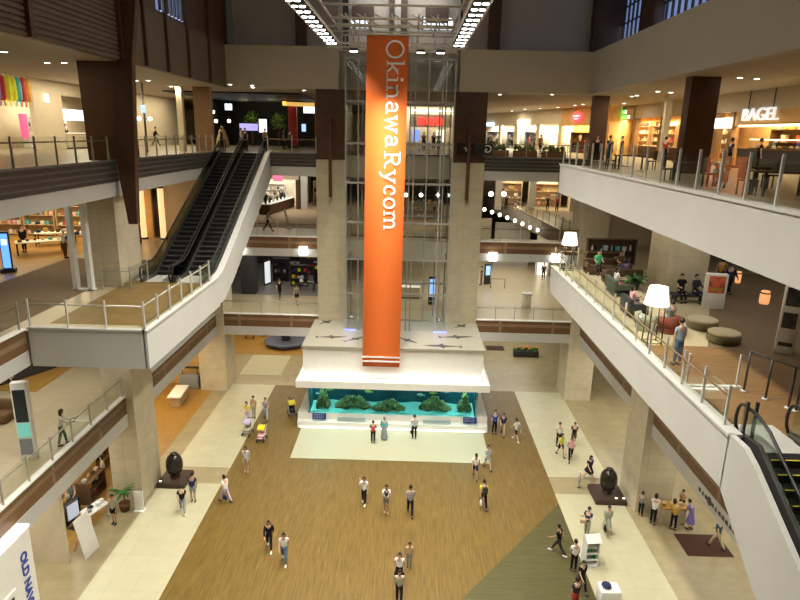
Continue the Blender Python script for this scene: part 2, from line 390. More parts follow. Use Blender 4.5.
# ------------------------------------------------------------------ people
SKIN = [mat('skin_light', (.62, .40, .28), .6, var=0), mat('skin_tan', (.45, .27, .17), .6, var=0)]
EYE_M = mat('eye_dark', (.02, .015, .012), .3, var=0); LIP_M = mat('lip', (.42, .16, .13), .5, var=0)
HAIR_M = mat('black_hair', (.018, .013, .011), .45, var=.2, scale=30); HAIR_B = mat('brown_hair', (.06, .03, .016), .45, var=.2, scale=30)
CLOTH = {}
def cloth(name, col):
    return mat(name+'_cloth', col, .85, var=.07, scale=14, spec=.15)
CC = dict(white=(.78,.77,.74), black=(.014,.014,.016), navy=(.025,.035,.09), blue=(.06,.10,.42), denim=(.10,.17,.30), grey=(.26,.28,.30), lightblue=(.42,.52,.60),
          teal=(.10,.42,.44), yellow=(.75,.66,.05), lime=(.66,.78,.05), mustard=(.50,.30,.06), purple=(.20,.16,.42), lavender=(.50,.45,.62), pink=(.72,.42,.46),
          red=(.50,.06,.05), sage=(.36,.38,.27), tan=(.52,.38,.22), beige=(.58,.49,.34), darkteal=(.05,.10,.13), charcoal=(.04,.04,.045), green=(.06,.42,.16), cream=(.74,.70,.55), brown=(.14,.08,.04))
POSES = dict(   # thigh swing and knee bend of each leg, arm swing, arm out, elbow bend of each arm, torso lean (degrees)
    stand=dict(l=(2, 2), r=(-2, 3), al=(4, 8, 10), ar=(-3, 8, 14), lean=0),
    walk=dict(l=(26, 8), r=(-16, 22), al=(-24, 8, 14), ar=(24, 8, 22), lean=4),
    stride=dict(l=(-22, 18), r=(30, 6), al=(30, 9, 30), ar=(-28, 8, 10), lean=6),
    carry=dict(l=(3, 3), r=(-3, 4), al=(28, 5, 95), ar=(26, 5, 100), lean=-3),
    phone=dict(l=(14, 6), r=(-10, 10), al=(0, 8, 12), ar=(62, 18, 118), lean=0),
    rail=dict(l=(16, 10), r=(-8, 6), al=(40, 8, 40), ar=(38, 8, 45), lean=6),
    push=dict(l=(20, 8), r=(-14, 18), al=(34, 6, 48), ar=(34, 6, 48), lean=8),
    browse=dict(l=(4, 6), r=(-4, 6), al=(36, 10, 50), ar=(48, 8, 34), lean=16),
    sit=dict(l=(84, 86), r=(80, 84), al=(28, 8, 60), ar=(24, 8, 66), lean=-6))
def joints(p):
    P = POSES[p]; J = {}; rad = math.radians
    low = 9
    for s, k in ((-1, 'l'), (1, 'r')):
        a, b = map(rad, P[k]); h = Vector((s*.088, 0, .90))
        kn = h + Vector((s*.012, math.sin(a), -math.cos(a)))*.42; an = kn + Vector((0, math.sin(a-b), -math.cos(a-b)))*.40
        J['h'+k], J['k'+k], J['a'+k] = h, kn, an
        low = min(low, an.z)
    le = rad(P['lean']); up = Vector((0, math.sin(le), math.cos(le)))
    pel = Vector((0, 0, .95)); J['pel'] = pel
    for n, d in (('waist', .13), ('chest', .36), ('neck', .51), ('head', .655)): J[n] = pel + up*d
    J['neck'] += Vector((0, .005, 0)); J['head'] += Vector((0, .02, 0))
    for s, k in ((-1, 'al'), (1, 'ar')):
        a, o, e = map(rad, P[k]); sh = J['chest'] + Vector((s*.175, 0, .075))
        el = sh + Vector((s*math.sin(o), math.sin(a)*math.cos(o), -math.cos(a)*math.cos(o)))*.285
        d2 = Vector((-s*math.sin(o)*.6, math.sin(a+e), -math.cos(a+e))).normalized(); wr = el + d2*.25
        J['s'+k], J['e'+k], J['w'+k], J['d'+k] = sh, el, wr, d2
    dz = .085-low
    for k in J:
        if k[0] != 'd': J[k] = J[k] + Vector((0, 0, dz))
    J['up'] = up
    return J
def skin(verts, edges, radii, root=0, level=1):
    me = bpy.data.meshes.new('s'); me.from_pydata([tuple(v) for v in verts], edges, []); me.update()
    o = bpy.data.objects.new('s', me); COL.objects.link(o)
    o.modifiers.new('k', 'SKIN'); sub = o.modifiers.new('d', 'SUBSURF'); sub.levels = sub.render_levels = level
    for i, d in enumerate(me.skin_vertices[0].data):
        r = radii[i]; d.radius = r if isinstance(r, tuple) else (r, r); d.use_root = (i == root)
    bpy.context.view_layer.update()
    ev = o.evaluated_get(bpy.context.evaluated_depsgraph_get()); out = bpy.data.meshes.new_from_object(ev)
    res = ([tuple(v.co) for v in out.vertices], [tuple(f.vertices) for f in out.polygons])
    bpy.data.objects.remove(o); bpy.data.meshes.remove(me); bpy.data.meshes.remove(out)
    return res
CACHE = {}
def body_mesh(p):
    if ('body', p) in CACHE: return CACHE['body', p]
    J = joints(p); V = []; E = []; Rr = []
    def v(q, r, par=None):
        V.append(q); Rr.append(r)
        if par is not None: E.append((par, len(V)-1))
        return len(V)-1
    pel = v(J['pel'], (.135, .10)); wa = v(J['waist'], (.115, .085), pel); ch = v(J['chest'], (.145, .10), wa); nk = v(J['neck'], .052, ch); v(J['head']-J['up']*.04, .05, nk)
    for k in 'lr':
        h = v(J['h'+k]-Vector((0, 0, .03)), .085, pel); kn = v(J['k'+k], .056, h); mid = v(J['k'+k].lerp(J['a'+k], .35), .056, kn); an = v(J['a'+k], .036, mid)
        t = v(J['a'+k]+Vector((0, .06, -.045)), .036, an); v(J['a'+k]+Vector((0, .15, -.055)), .026, t)
    mb = MB()
    for k in ('al', 'ar'):
        sh = v(J['s'+k], .052, ch); el = v(J['e'+k], .038, sh); wr = v(J['w'+k], .025, el)
        d = J['d'+k]; side = Vector((1 if k == 'ar' else -1, 0, 0)); side = (side - d*side.dot(d)).normalized(); nrm = d.cross(side)
        pa = v(J['w'+k]+d*.055, (.036, .02), wr); v(J['w'+k]+d*.085, (.036, .018), pa)
        base = J['w'+k]+d*.085; fw = nrm if nrm.y >= 0 else -nrm
        for i, ln in enumerate((.058, .072, .078, .066)):      # little finger .. index
            b = base + fw*((i-1.5)*.019); mid = b + d*ln*.6 - side*.006; tip = b + d*ln - side*.026
            mb.tube([b-d*.02, mid, tip], [.0095, .0088, .007], 6, 0)
        b = J['w'+k]+d*.04+fw*.026; mb.tube([b, b+d*.03+fw*.022-side*.006, b+d*.062+fw*.026-side*.016], [.011, .010, .008], 6, 0)
    vs, fs = skin(V, E, Rr); mb.add(vs, fs, 0, True)
    H = J['head']; hv = MB().ball((0, 0, 0), (.074, .094, .118), 0, 16, 12)
    pts = []
    for x, y, z in hv.v:
        if z < -.02: f = 1-.28*((-z-.02)/.1); x *= f; y = y*f+.012*((-z-.02)/.1)
        if y > .06 and abs(x) < .03: y = min(y, .088)
        pts.append((H.x+x, H.y+y, H.z+z))
    mb.add(pts, hv.f, 0, True)
    mb.add([(H.x-.006, H.y+.086, H.z+.018), (H.x+.006, H.y+.086, H.z+.018), (H.x+.017, H.y+.084, H.z-.03), (H.x-.017, H.y+.084, H.z-.03), (H.x, H.y+.112, H.z-.024)], [(0,1,4), (1,2,4), (2,3,4), (3,0,4)], 0, True)
    for s in (-1, 1):
        mb.ball((H.x+s*.074, H.y-.008, H.z-.006), (.012, .02, .03), 0, 8, 6)
        mb.ball((H.x+s*.030, H.y+.078, H.z+.012), (.013, .010, .008), 1, 8, 6)
        mb.tube([(H.x+s*.018, H.y+.088, H.z+.032), (H.x+s*.046, H.y+.076, H.z+.033)], .004, 5, 1)
    mb.ball((H.x, H.y+.080, H.z-.058), (.022, .010, .007), 2, 8, 6)
    CACHE['body', p] = mb.mesh('body'); return CACHE['body', p]
def hair_mesh(p, kind):
    if ('hair', p, kind) in CACHE: return CACHE['hair', p, kind]
    H = joints(p)['head']; b = MB().ball((0, 0, 0), (.093, .116, .138), 0, 16, 14); vs = []
    for x, y, z in b.v:
        if y > .02 and z < .055: y = .02+(y-.02)*.15; z = max(z, .03 if abs(x) < .06 else z)
        if kind == 'short' and z < -.03: z = -.03-(z+.03)*-.25; y = min(y, -.01)
        if kind in ('long', 'bob') and z < -.02:
            k = (-z-.02)/.11; z -= (.20 if kind == 'long' else .05)*k; y = min(y, 0)-.02*k; x *= 1.12
        vs.append((H.x+x, H.y+y, H.z+z+.012))
    mb = MB().add(vs, b.f, 0, True)
    if kind == 'bun': mb.ball((H.x, H.y-.10, H.z+.05), .05, 0, 10, 8)
    if kind == 'tail': mb.tube([(H.x, H.y-.09, H.z+.04), (H.x, H.y-.15, H.z), (H.x, H.y-.13, H.z-.15)], [.03, .035, .012], 8)
    if kind == 'cap': mb.cbox((H.x, H.y+.12, H.z+.06), (.13, .11, .012))
    CACHE['hair', p, kind] = mb.mesh('hair'); return CACHE['hair', p, kind]
def top_mesh(p, kind):
    if ('top', p, kind) in CACHE: return CACHE['top', p, kind]
    J = joints(p); V = [J['pel']-J['up']*.09, J['waist'], J['chest'], J['chest']+J['up']*.15]; Rr = [(.175, .14), (.15, .12), (.175, .13), .085]; E = [(0, 1), (1, 2), (2, 3)]
    for k in ('al', 'ar'):
        end = .62 if kind == 'tee' else 1.0
        V.append(J['s'+k]); Rr.append(.07); E.append((2, len(V)-1)); V.append(J['s'+k].lerp(J['e'+k], end)); Rr.append(.058 if kind == 'tee' else .052); E.append((len(V)-2, len(V)-1))
        if kind == 'long': V.append(J['e'+k].lerp(J['w'+k], .92)); Rr.append(.038); E.append((len(V)-2, len(V)-1))
    vs, fs = skin(V, E, Rr, 1); CACHE['top', p, kind] = MB().add(vs, fs, 0, True).mesh('shirt'); return CACHE['top', p, kind]
def low_mesh(p, kind):
    if ('low', p, kind) in CACHE: return CACHE['low', p, kind]
    J = joints(p)
    if kind in ('trousers', 'shorts'):
        V = [J['pel']+J['up']*.10, J['pel']-J['up']*.02]; Rr = [(.15, .12), (.158, .125)]; E = [(0, 1)]
        for k in 'lr':
            V.append(J['h'+k]-Vector((0, 0, .04))); Rr.append(.098); E.append((1, len(V)-1))
            V.append(J['h'+k].lerp(J['k'+k], .8) if kind == 'shorts' else J['k'+k]); Rr.append(.085 if kind == 'shorts' else .072); E.append((len(V)-2, len(V)-1))
            if kind == 'trousers': V.append(J['k'+k].lerp(J['a'+k], .93)); Rr.append(.054); E.append((len(V)-2, len(V)-1))
        vs, fs = skin(V, E, Rr, 1); mb = MB().add(vs, fs, 0, True)
    else:                                                     # skirt or dress hem, with folds
        hem = {'skirt': .50, 'longskirt': .16, 'dress': .42, 'mini': .60}[kind]; pel = J['pel']; top = pel.z+.06; n = 24; vs = []; sp = abs(J['kl'].y-J['kr'].y)
        for i in range(6):
            t = i/5; z = top+(hem-top)*t; rx = .14+.10*t; ry = .105+(.10+sp*.45)*t
            for j in range(n):
                q = 2*PI*j/n; w = 1+.05*t*math.cos(q*7); vs.append((pel.x+rx*w*math.cos(q), pel.y+ry*w*math.sin(q), z))
        mb = MB().add(vs, [(i*n+j, (i+1)*n+j, (i+1)*n+(j+1) % n, i*n+(j+1) % n) for i in range(5) for j in range(n)], 0, True)
    CACHE['low', p, kind] = mb.mesh('trousers'); return CACHE['low', p, kind]
def shoe_mesh(p, k):
    if ('shoe', p, k) in CACHE: return CACHE['shoe', p, k]
    a = joints(p)['a'+k]; b = MB().ball((0, 0, 0), (.046, .135, .05), 0, 12, 8)
    vs = [(a.x+x, a.y+.065+y, a.z-.045+max(z, -.036)+(.012 if y < -.02 and z > 0 else 0)) for x, y, z in b.v]
    CACHE['shoe', p, k] = MB().add(vs, b.f, 0, True).mesh('shoe'); return CACHE['shoe', p, k]
def part(name, me, m, parent):
    """a part that shares its mesh with other figures; materials sit on the object"""
    o = bpy.data.objects.new(name, me); ms = m if isinstance(m, (list, tuple)) else [m]
    if len(me.materials) < len(ms):
        for x in ms: me.materials.append(x)
    COL.objects.link(o); o.parent = parent
    for i, x in enumerate(ms): o.material_slots[i].link = 'OBJECT'; o.material_slots[i].material = x
    return o
def person(loc, head, label, pose='stand', top=('tee', 'white'), low=('trousers', 'black'), hair='short', scale=1., tan=0, hairm=None, shoe='charcoal', group=None):
    """head: compass heading in degrees, 0 looks away from the camera, 180 towards it"""
    t = thing('person', label, 'person', loc, math.radians(head), group); t.scale = (scale,)*3
    part('body', body_mesh(pose), [SKIN[tan], EYE_M, LIP_M], t)
    part('hair', hair_mesh(pose, hair), hairm or HAIR_M, t)
    part('shirt' if low[0] != 'dress' else 'bodice', top_mesh(pose, top[0]), cloth(top[1], CC[top[1]]), t)
    part({'skirt': 'skirt', 'longskirt': 'skirt', 'mini': 'skirt', 'dress': 'dress_skirt'}.get(low[0], low[0]), low_mesh(pose, low[0]), cloth(low[1], CC[low[1]]), t)
    for k in 'lr': part('shoe', shoe_mesh(pose, k), cloth(shoe, CC[shoe]), t)
    return t
def hand_at(p, k, pose):
    """world position of a figure's palm"""
    J = joints(pose); q = J['wa'+k]+J['da'+k]*.10
    return p.matrix_basis @ q
def backpack(p, col, label, pose='stand', size=1.):
    J = joints(pose); c = J['chest']+Vector((0, -.19, -.10))
    t = thing('backpack', label, 'backpack', p.matrix_basis @ c, p.rotation_euler.z); t.scale = (size,)*3; m = cloth(col, CC[col])
    link('pack', MB().rbox((0, -.02, 0), (.30, .16, .42), .06).mesh('pack'), m, t); link('pocket', MB().rbox((0, -.11, -.07), (.22, .06, .20), .03).mesh('pocket'), m, t)
    for s in (-1, 1): link('strap', MB().tube([(s*.10, .05, .19), (s*.10, .14, .28), (s*.115, .30, .22), (s*.12, .335, .0), (s*.12, .10, -.18)], .014, 6).mesh('strap'), m, t)
    return t
def handbag(p, col, label, pose='stand', k='r', w=.30, h=.24, name='handbag', cat='bag'):
    q = hand_at(p, k, pose); t = thing(name, label, cat, (q.x, q.y, q.z-.16-h), p.rotation_euler.z); m = cloth(col, CC[col])
    b = MB().rbox((0, 0, h/2), (.11, w, h), .04); b.v = [(x*(1-.35*(z/h)), y*(1-.12*z/h), z) for x, y, z in b.v]
    link('bag_body', b.mesh('bag_body'), m, t); link('handle', MB().tube([(0, -w*.3, h-.02), (0, -w*.22, h+.10), (0, 0, h+.16), (0, w*.22, h+.10), (0, w*.3, h-.02)], .008, 6).mesh('handle'), m, t)
    return t
# ------------------------------------------------------------------ who stands where
def G(px, py, z=0.014): 
    p = at(px, py, z=z); return (p.x, p.y, z)
W0 = .012
person(G(246.5, 472, W0), 185, 'person in a pale blue top and beige shorts left on the wood floor', 'stand', ('tee', 'lightblue'), ('shorts', 'beige'), 'bob', shoe='tan')
p = person(G(226, 502), 60, 'woman in a white blouse and lavender trousers on the left pale walkway edge', 'walk', ('tee', 'white'), ('trousers', 'lavender'), 'bun')
handbag(p, 'navy', 'dark shoulder bag held by the woman in lavender trousers', 'walk', 'l')
person(G(193.5, 502), 5, 'man in a dark navy shirt and grey shorts just right of the left egg sculpture', 'stand', ('tee', 'navy'), ('shorts', 'grey'), 'short', 1.06, 1)
person(G(183, 513), 20, 'person in a black top and pale jeans in front of the left egg sculpture', 'walk', ('tee', 'black'), ('trousers', 'grey'), 'short', shoe='white')
person(G(269.5, 549, W0), 190, 'long-haired woman dressed all in black walking on the wood floor', 'walk', ('long', 'black'), ('trousers', 'black'), 'long', shoe='white')
person(G(284.5, 562, W0), 185, 'woman in a white top and blue jeans beside the woman in black', 'walk', ('tee', 'white'), ('trousers', 'denim'), 'bob', shoe='white')
p = person(G(364, 504, W0), 170, 'person in a white shirt raising a pink phone in the middle of the wood floor', 'phone', ('tee', 'white'), ('trousers', 'black'), 'cap', hairm=HAIR_B, shoe='white')
q = hand_at(p, 'r', 'phone')
one('phone', MB().rbox((q.x, q.y, q.z+.05), (.09, .02, .17), .01), mat('pink_phone', (.75, .35, .40), .4), 'pink phone held up beside the head of the person in white', 'phone')
backpack(p, 'grey', 'grey backpack on the person raising a phone', 'phone', .8)
p = person(G(386, 513, W0), 180, 'adult in a white shirt carrying a child on the wood floor', 'carry', ('tee', 'white'), ('shorts', 'grey'), 'short', 1.0, 1, shoe='tan')
c = p.location; person((c.x+.02, c.y-.40, 1.02), 10, 'small child in dark blue held in the arms of the adult in white', 'sit', ('tee', 'navy'), ('shorts', 'white'), 'short', .55)
person(G(410, 515, W0), 2, 'broad man in a grey shirt and black trousers walking towards the aquarium', 'walk', ('tee', 'grey'), ('trousers', 'black'), 'short', 1.08, 1)
p = person(G(483, 508, W0), 8, 'man in a yellow shirt and black trousers wearing a black backpack', 'walk', ('tee', 'yellow'), ('trousers', 'black'), 'short', 1.04)
backpack(p, 'charcoal', 'black backpack on the man in the yellow shirt', 'walk')
handbag(p, 'white', 'white shopping bag carried by the man in yellow', 'walk', 'l', .26, .32, 'shopping_bag')
person(G(475, 478, W0), 175, 'person in a white sleeveless top and navy shorts at the corner of the pale apron', 'walk', ('tee', 'white'), ('shorts', 'navy'), 'bun', tan=1)
person(G(487, 469, W0), 200, 'person in pale grey-blue beside the pale apron corner', 'walk', ('tee', 'lightblue'), ('shorts', 'lightblue'), 'short')
p = person(G(373, 443, .03), 0, 'woman in black wearing a dark red backpack in front of the aquarium', 'stand', ('tee', 'brown'), ('trousers', 'black'), 'short', .94)
backpack(p, 'red', 'dark red backpack on the woman facing the aquarium', 'stand', .8)
person(G(384, 440, .03), 355, 'woman in a teal top and long grey skirt watching the aquarium', 'stand', ('long', 'teal'), ('longskirt', 'grey'), 'bun', 1.0, hairm=mat('grey_hair', (.25, .22, .2), .5))
p = person(G(414, 439, .03), 10, 'man in a pale blue shirt and black trousers standing alone at the aquarium glass', 'stand', ('tee', 'lightblue'), ('trousers', 'black'), 'short', 1.03)
handbag(p, 'black', 'black bag at the side of the man in the pale blue shirt', 'stand', 'l')
person(G(494, 434, W0), 190, 'man in a bright blue shirt and black trousers beside the aquarium', 'stand', ('tee', 'blue'), ('trousers', 'black'), 'short', 1.05)
person(G(502.5, 435, W0), 170, 'person in a navy shirt and beige trousers next to the man in bright blue', 'walk', ('tee', 'navy'), ('trousers', 'tan'), 'short', 1.0)
p = person(G(516, 441, W0), 30, 'person in a white shirt and dark shorts right of the aquarium', 'stride', ('tee', 'cream'), ('shorts', 'charcoal'), 'short', 1.0, shoe='white')
backpack(p, 'grey', 'pale grey backpack on the person right of the aquarium', 'stride', .8)
person(G(558, 446), 190, 'person in a white shirt at the back of the group on the right pale walkway', 'stand', ('tee', 'white'), ('trousers', 'black'), 'short')
person(G(560, 456), 200, 'person in a lime yellow top and black shorts on the right pale walkway', 'walk', ('tee', 'lime'), ('shorts', 'black'), 'bob', .98)
person(G(573, 446), 165, 'person in a black shirt at the back right of the walkway group', 'carry', ('tee', 'black'), ('shorts', 'brown'), 'short')
person(G(570, 460), 170, 'woman in a pale pink top and black trousers on the right pale walkway', 'stride', ('tee', 'pink'), ('trousers', 'black'), 'bob')
p = person(G(588, 480), 200, 'woman in a navy dress walking above the right egg sculpture', 'walk', ('tee', 'navy'), ('mini', 'black'), 'long', shoe='tan')
handbag(p, 'black', 'black shoulder bag of the woman in the navy dress', 'walk', 'l', .36, .30)
person((10.35, 32.3, .014), 230, 'small child in white near the right egg sculpture', 'stand', ('tee', 'white'), ('shorts', 'lightblue'), 'short', .62, hairm=cloth('white', CC['white']))
p = person(G(586, 537), 130, 'man in a navy shirt and beige trousers holding a tan parcel on the right walkway', 'carry', ('tee', 'navy'), ('trousers', 'sage'), 'short', 1.02)
q = p.matrix_basis @ Vector((0, .44, 1.14)); one('parcel', MB().rbox(q, (.30, .22, .20), .03), cloth('tan', CC['tan']), 'tan parcel in the arms of the man in navy', 'parcel')
p = person(G(606, 533), 175, 'woman in a loose sage green dress below the right egg sculpture', 'walk', ('long', 'sage'), ('dress', 'sage'), 'bun', shoe='tan')
handbag(p, 'black', 'black handbag of the woman in the sage dress', 'walk', 'r', .34, .26)
person(G(558, 554, W0), 60, 'person in a black shirt and dark trousers striding over the green-grey floor', 'stride', ('tee', 'black'), ('trousers', 'charcoal'), 'short', 1.02, 1, shoe='white')
person(G(573, 571, W0), 10, 'person in a white shirt and black trousers left of the white leaflet stand', 'stand', ('tee', 'white'), ('trousers', 'black'), 'short')
p = person(G(580, 591, W0), 200, 'person in black and red at the lower right edge of the green-grey floor', 'walk', ('tee', 'black'), ('trousers', 'black'), 'short')
handbag(p, 'red', 'red bag of the person in black near the lower right edge', 'walk', 'l')
person(G(574, 611, W0), 20, 'person in dark clothes cut by the bottom edge of the photo, lower right', 'stand', ('tee', 'charcoal'), ('trousers', 'red'), 'short')
person(G(409, 567, W0), 185, 'child with a bare tan top and pale trousers near the bottom middle', 'stand', ('tee', 'tan'), ('trousers', 'grey'), 'short', .80, 1)
p = person(G(399, 584, W0), 175, 'person in a white top with a dark bag beside the child at the bottom', 'stand', ('tee', 'white'), ('skirt', 'black'), 'bob', .98)
handbag(p, 'charcoal', 'dark shoulder bag of the person beside the child at the bottom', 'stand', 'r')
person(G(399, 603, W0), 180, 'person in olive grey cut by the bottom edge of the photo, middle', 'stand', ('tee', 'sage'), ('trousers', 'charcoal'), 'short')
# the family with strollers
p = person(G(248, 423), 160, 'person in a yellow shirt behind the lavender stroller', 'push', ('tee', 'yellow'), ('trousers', 'lavender'), 'bob')
person(G(254, 418), 170, 'person in a tan top standing behind the group with strollers', 'stand', ('tee', 'tan'), ('trousers', 'sage'), 'short', 1., 1)
person(G(266, 420), 190, 'person in a grey-blue shirt pushing the yellow and pink stroller', 'push', ('tee', 'grey'), ('trousers', 'lightblue'), 'short', 1.05)
# by the right pier
person((13.45, 29.0, .014), 330, 'person in a white shirt and black trousers at the left of the tasting table', 'browse', ('tee', 'white'), ('trousers', 'black'), 'bob')
person((14.35, 28.55, .014), 0, 'person in a mustard top and black trousers in front of the tasting table', 'browse', ('tee', 'mustard'), ('trousers', 'black'), 'bob')
person((15.25, 28.6, .014), 40, 'woman in a purple dress at the right of the tasting table', 'browse', ('tee', 'purple'), ('dress', 'purple'), 'short')
person((13.05, 29.7, .014), 330, 'dark-haired child at the far left of the tasting table', 'stand', ('tee', 'grey'), ('trousers', 'black'), 'short', .85)
person((15.35, 29.95, .014), 150, 'dark-haired seller behind the tasting table', 'browse', ('tee', 'tan'), ('trousers', 'black'), 'short', .95)
p = person(G(716, 548, .02), 30, 'person in dark teal and beige trousers on the dark brown mat', 'walk', ('tee', 'darkteal'), ('trousers', 'beige'), 'short', 1.04)
# left shops and galleries
p = person((-15.0, 27.6, .014), 175, 'person in a sage shirt and black shorts at the entrance of the left wood-floored shop', 'stand', ('tee', 'sage'), ('shorts', 'black'), 'short', 1., 1)
person((-17.75, 28.7, .014), 200, 'person in a grey top inside the left shop beside the shelves', 'browse', ('tee', 'grey'), ('trousers', 'brown'), 'bob')
person((-17.4, 31.4, .014), 120, 'person in a white top inside the left shop', 'stand', ('tee', 'white'), ('trousers', 'charcoal'), 'bob')
person(G(63, 445, F2), 300, 'long-haired woman in a white top and black trousers at the second storey rail', 'rail', ('long', 'white'), ('trousers', 'black'), 'long', hairm=HAIR_B)
person(G(280, 298, F2), 170, 'person in black on the second storey in front of the dark shop', 'walk', ('tee', 'black'), ('trousers', 'black'), 'short')
person(G(297, 304, F2), 185, 'person in olive and black shorts on the second storey near the left shaft pier', 'walk', ('tee', 'sage'), ('shorts', 'black'), 'short')
person(G(481, 285, F2), 90, 'person in dark blue beside the pale info screen on the right second storey', 'stand', ('tee', 'navy'), ('trousers', 'charcoal'), 'short', 1.05)
person(G(543, 280, F2), 180, 'person in black in the lit doorway at the back of the right second storey', 'stand', ('long', 'black'), ('trousers', 'black'), 'short')
person(G(268, 231, F3), 270, 'person in a pale top striding along the third storey below the pink sign', 'stride', ('tee', 'sage'), ('trousers', 'black'), 'short')
person(G(66, 258, F3), 340, 'person in a white shirt at the end of the pale shop table', 'stand', ('tee', 'white'), ('trousers', 'brown'), 'short', hairm=cloth('white', CC['white']))
person(G(72.5, 259, F3), 10, 'person in navy beside the white pole of the left third storey shop', 'stand', ('tee', 'navy'), ('trousers', 'black'), 'short')
person(G(25, 252, F3), 180, 'person in black in front of the shelves of the left third storey shop', 'stand', ('long', 'black'), ('trousers', 'black'), 'short')
person(G(137.5, 158, F4), 90, 'person in a white top standing behind the fourth storey rail beside the leaning fin', 'stand', ('tee', 'white'), ('trousers', 'charcoal'), 'short')
person((-23.6, 58, F4), 300, 'person in a dark suit walking along the pale fourth storey wall', 'walk', ('long', 'black'), ('trousers', 'black'), 'short')
p = person(G(727, 296, F3), 300, 'person in a navy jacket walking on the brown lounge carpet', 'walk', ('long', 'navy'), ('trousers', 'black'), 'short', 1.05)
handbag(p, 'white', 'big white bag carried by the person in navy', 'walk', 'l', .5, .5, 'shopping_bag')
person(G(719, 287, F3), 300, 'person in a mustard top walking behind the person in navy', 'walk', ('tee', 'mustard'), ('trousers', 'black'), 'bob')
person(G(676, 365, F3+.01), 20, 'person in grey-blue standing behind the glass rail beside the near lamp', 'stand', ('tee', 'lightblue'), ('trousers', 'denim'), 'short', 1.0, hairm=HAIR_B)
# ------------------------------------------------------------------ aquarium
AX0, AX1 = -6.75, 4.95; AC = -0.9
aq = thing('aquarium', 'long white aquarium building with turquoise tank at the end of the wood floor', 'aquarium', (AC, 41, .012))
pl = MB().prism([(38.95, .012), (39.0, .42), (39.25, .55), (39.3, .98), (45.6, .98), (45.6, .012)], 'x', -7.5, 5.75)
pl.build('plinth', mat('aquarium_white', (.78, .77, .71), .4, var=.02), aq)
AW = MATS['aquarium_white']
rf = MB()
n = [(-7.45, 38.45), (5.68, 38.45), (5.68, 45.6), (-7.45, 45.6)]
rf.prism(n, 'z', 3.22, 3.72)
rf.add([(-7.45, 38.45, 3.72), (5.68, 38.45, 3.72), (5.68, 45.6, 3.72), (-7.45, 45.6, 3.72), (-7.05, 38.85, 3.82), (5.28, 38.85, 3.82), (5.28, 45.6, 3.82), (-7.05, 45.6, 3.82)],
       [(0,1,5,4), (1,2,6,5), (2,3,7,6), (3,0,4,7)])
rf.build('cornice', AW, aq)
up = MB(); up.prism(rect(-7.0, 5.2, 38.9, 45.5), 'z', 3.82, 5.98); up.build('upper_wall', AW, aq)
MB().prism(rect(-7.05, 5.25, 38.75, 45.6), 'z', 5.98, 6.12).build('roof', mat('roof_panel', (.36, .335, .26), .45, var=.03), aq)
MB().box(-7.2, 5.4, 38.62, 38.7, 3.80, 3.87).box(-7.28, -7.2, 38.62, 45.4, 3.80, 3.87).box(5.4, 5.48, 38.62, 45.4, 3.80, 3.87).build('cove_light', glow('cove', (1, .98, .92), 3.5), aq)
MB().box(-7.35, 5.6, 38.9, 38.96, .03, .09).build('plinth_light', glow('plinth_glow', (1, .98, .92), 1.6), aq)
# tank
tankb = mat('tank_blue', (.010, .085, .115), .6, var=.45, scale=.8)
MB().box(AX0, AX1, 41.0, 41.2, .98, 3.22).box(AX0, AX0+.12, 39.4, 41.0, .98, 3.22).box(AX1-.12, AX1, 39.4, 41.0, .98, 3.22).build('tank_back', tankb, aq)
sd = MB(); nx, ny = 40, 10
vs = [(AX0+.12+(AX1-AX0-.24)*i/nx, 39.45+1.53*j/ny, 1.02+.05*math.sin(i*.9+j)+.02*j) for j in range(ny+1) for i in range(nx+1)]
sd.add(vs, [(j*(nx+1)+i, j*(nx+1)+i+1, (j+1)*(nx+1)+i+1, (j+1)*(nx+1)+i) for j in range(ny) for i in range(nx)], 0, True)
sd.build('sand_bed', mat('tank_sand', (.36, .66, .60), .8, var=.08, scale=6), aq)
MB().box(AX0, AX1, 39.30, 39.36, .98, 3.22).build('tank_glass', glass_mat('tank_glass', (.66, .93, .94), .05), aq)
for x in (AX0-.06, AX1-.06): MB().box(x, x+.12, 39.26, 39.42, .98, 3.22).build('corner_post', mat('tank_post', (.25, .38, .38), .4), aq)
for x in (-6.45, 4.05):
    s = MB().prism([(39.05, .62), (39.0, .66), (39.16, 1.04), (39.21, 1.02)], 'x', x, x+.95).build('sign_plate', mat('sign_navy', (.02, .04, .16), .35), aq)
    for k in range(3):
        mb = MB()
        for j in range(6): mb.cbox((x+.14+j*.12, 39.035+.04*k+.006, .75+.095*k), (.07, .012, .03), rx=-.4)
        mb.build('sign_writing', mat('pale_print', (.55, .62, .75), .5), s)
for x0, x1 in ((-4.7, -2.75), (1.25, 3.2)):
    s = MB().prism([(39.03, .57), (39.0, .60), (39.10, .80), (39.13, .78)], 'x', x0, x1).build('caption_strip', mat('caption_grey', (.36, .44, .45), .5), aq)
    mb = MB()
    for j in range(16): mb.cbox((x0+.1+j*.115, 39.045, .70), (.07, .012, .05), rx=-.4)
    mb.build('caption_writing', mat('caption_print', (.16, .2, .22), .5), s)
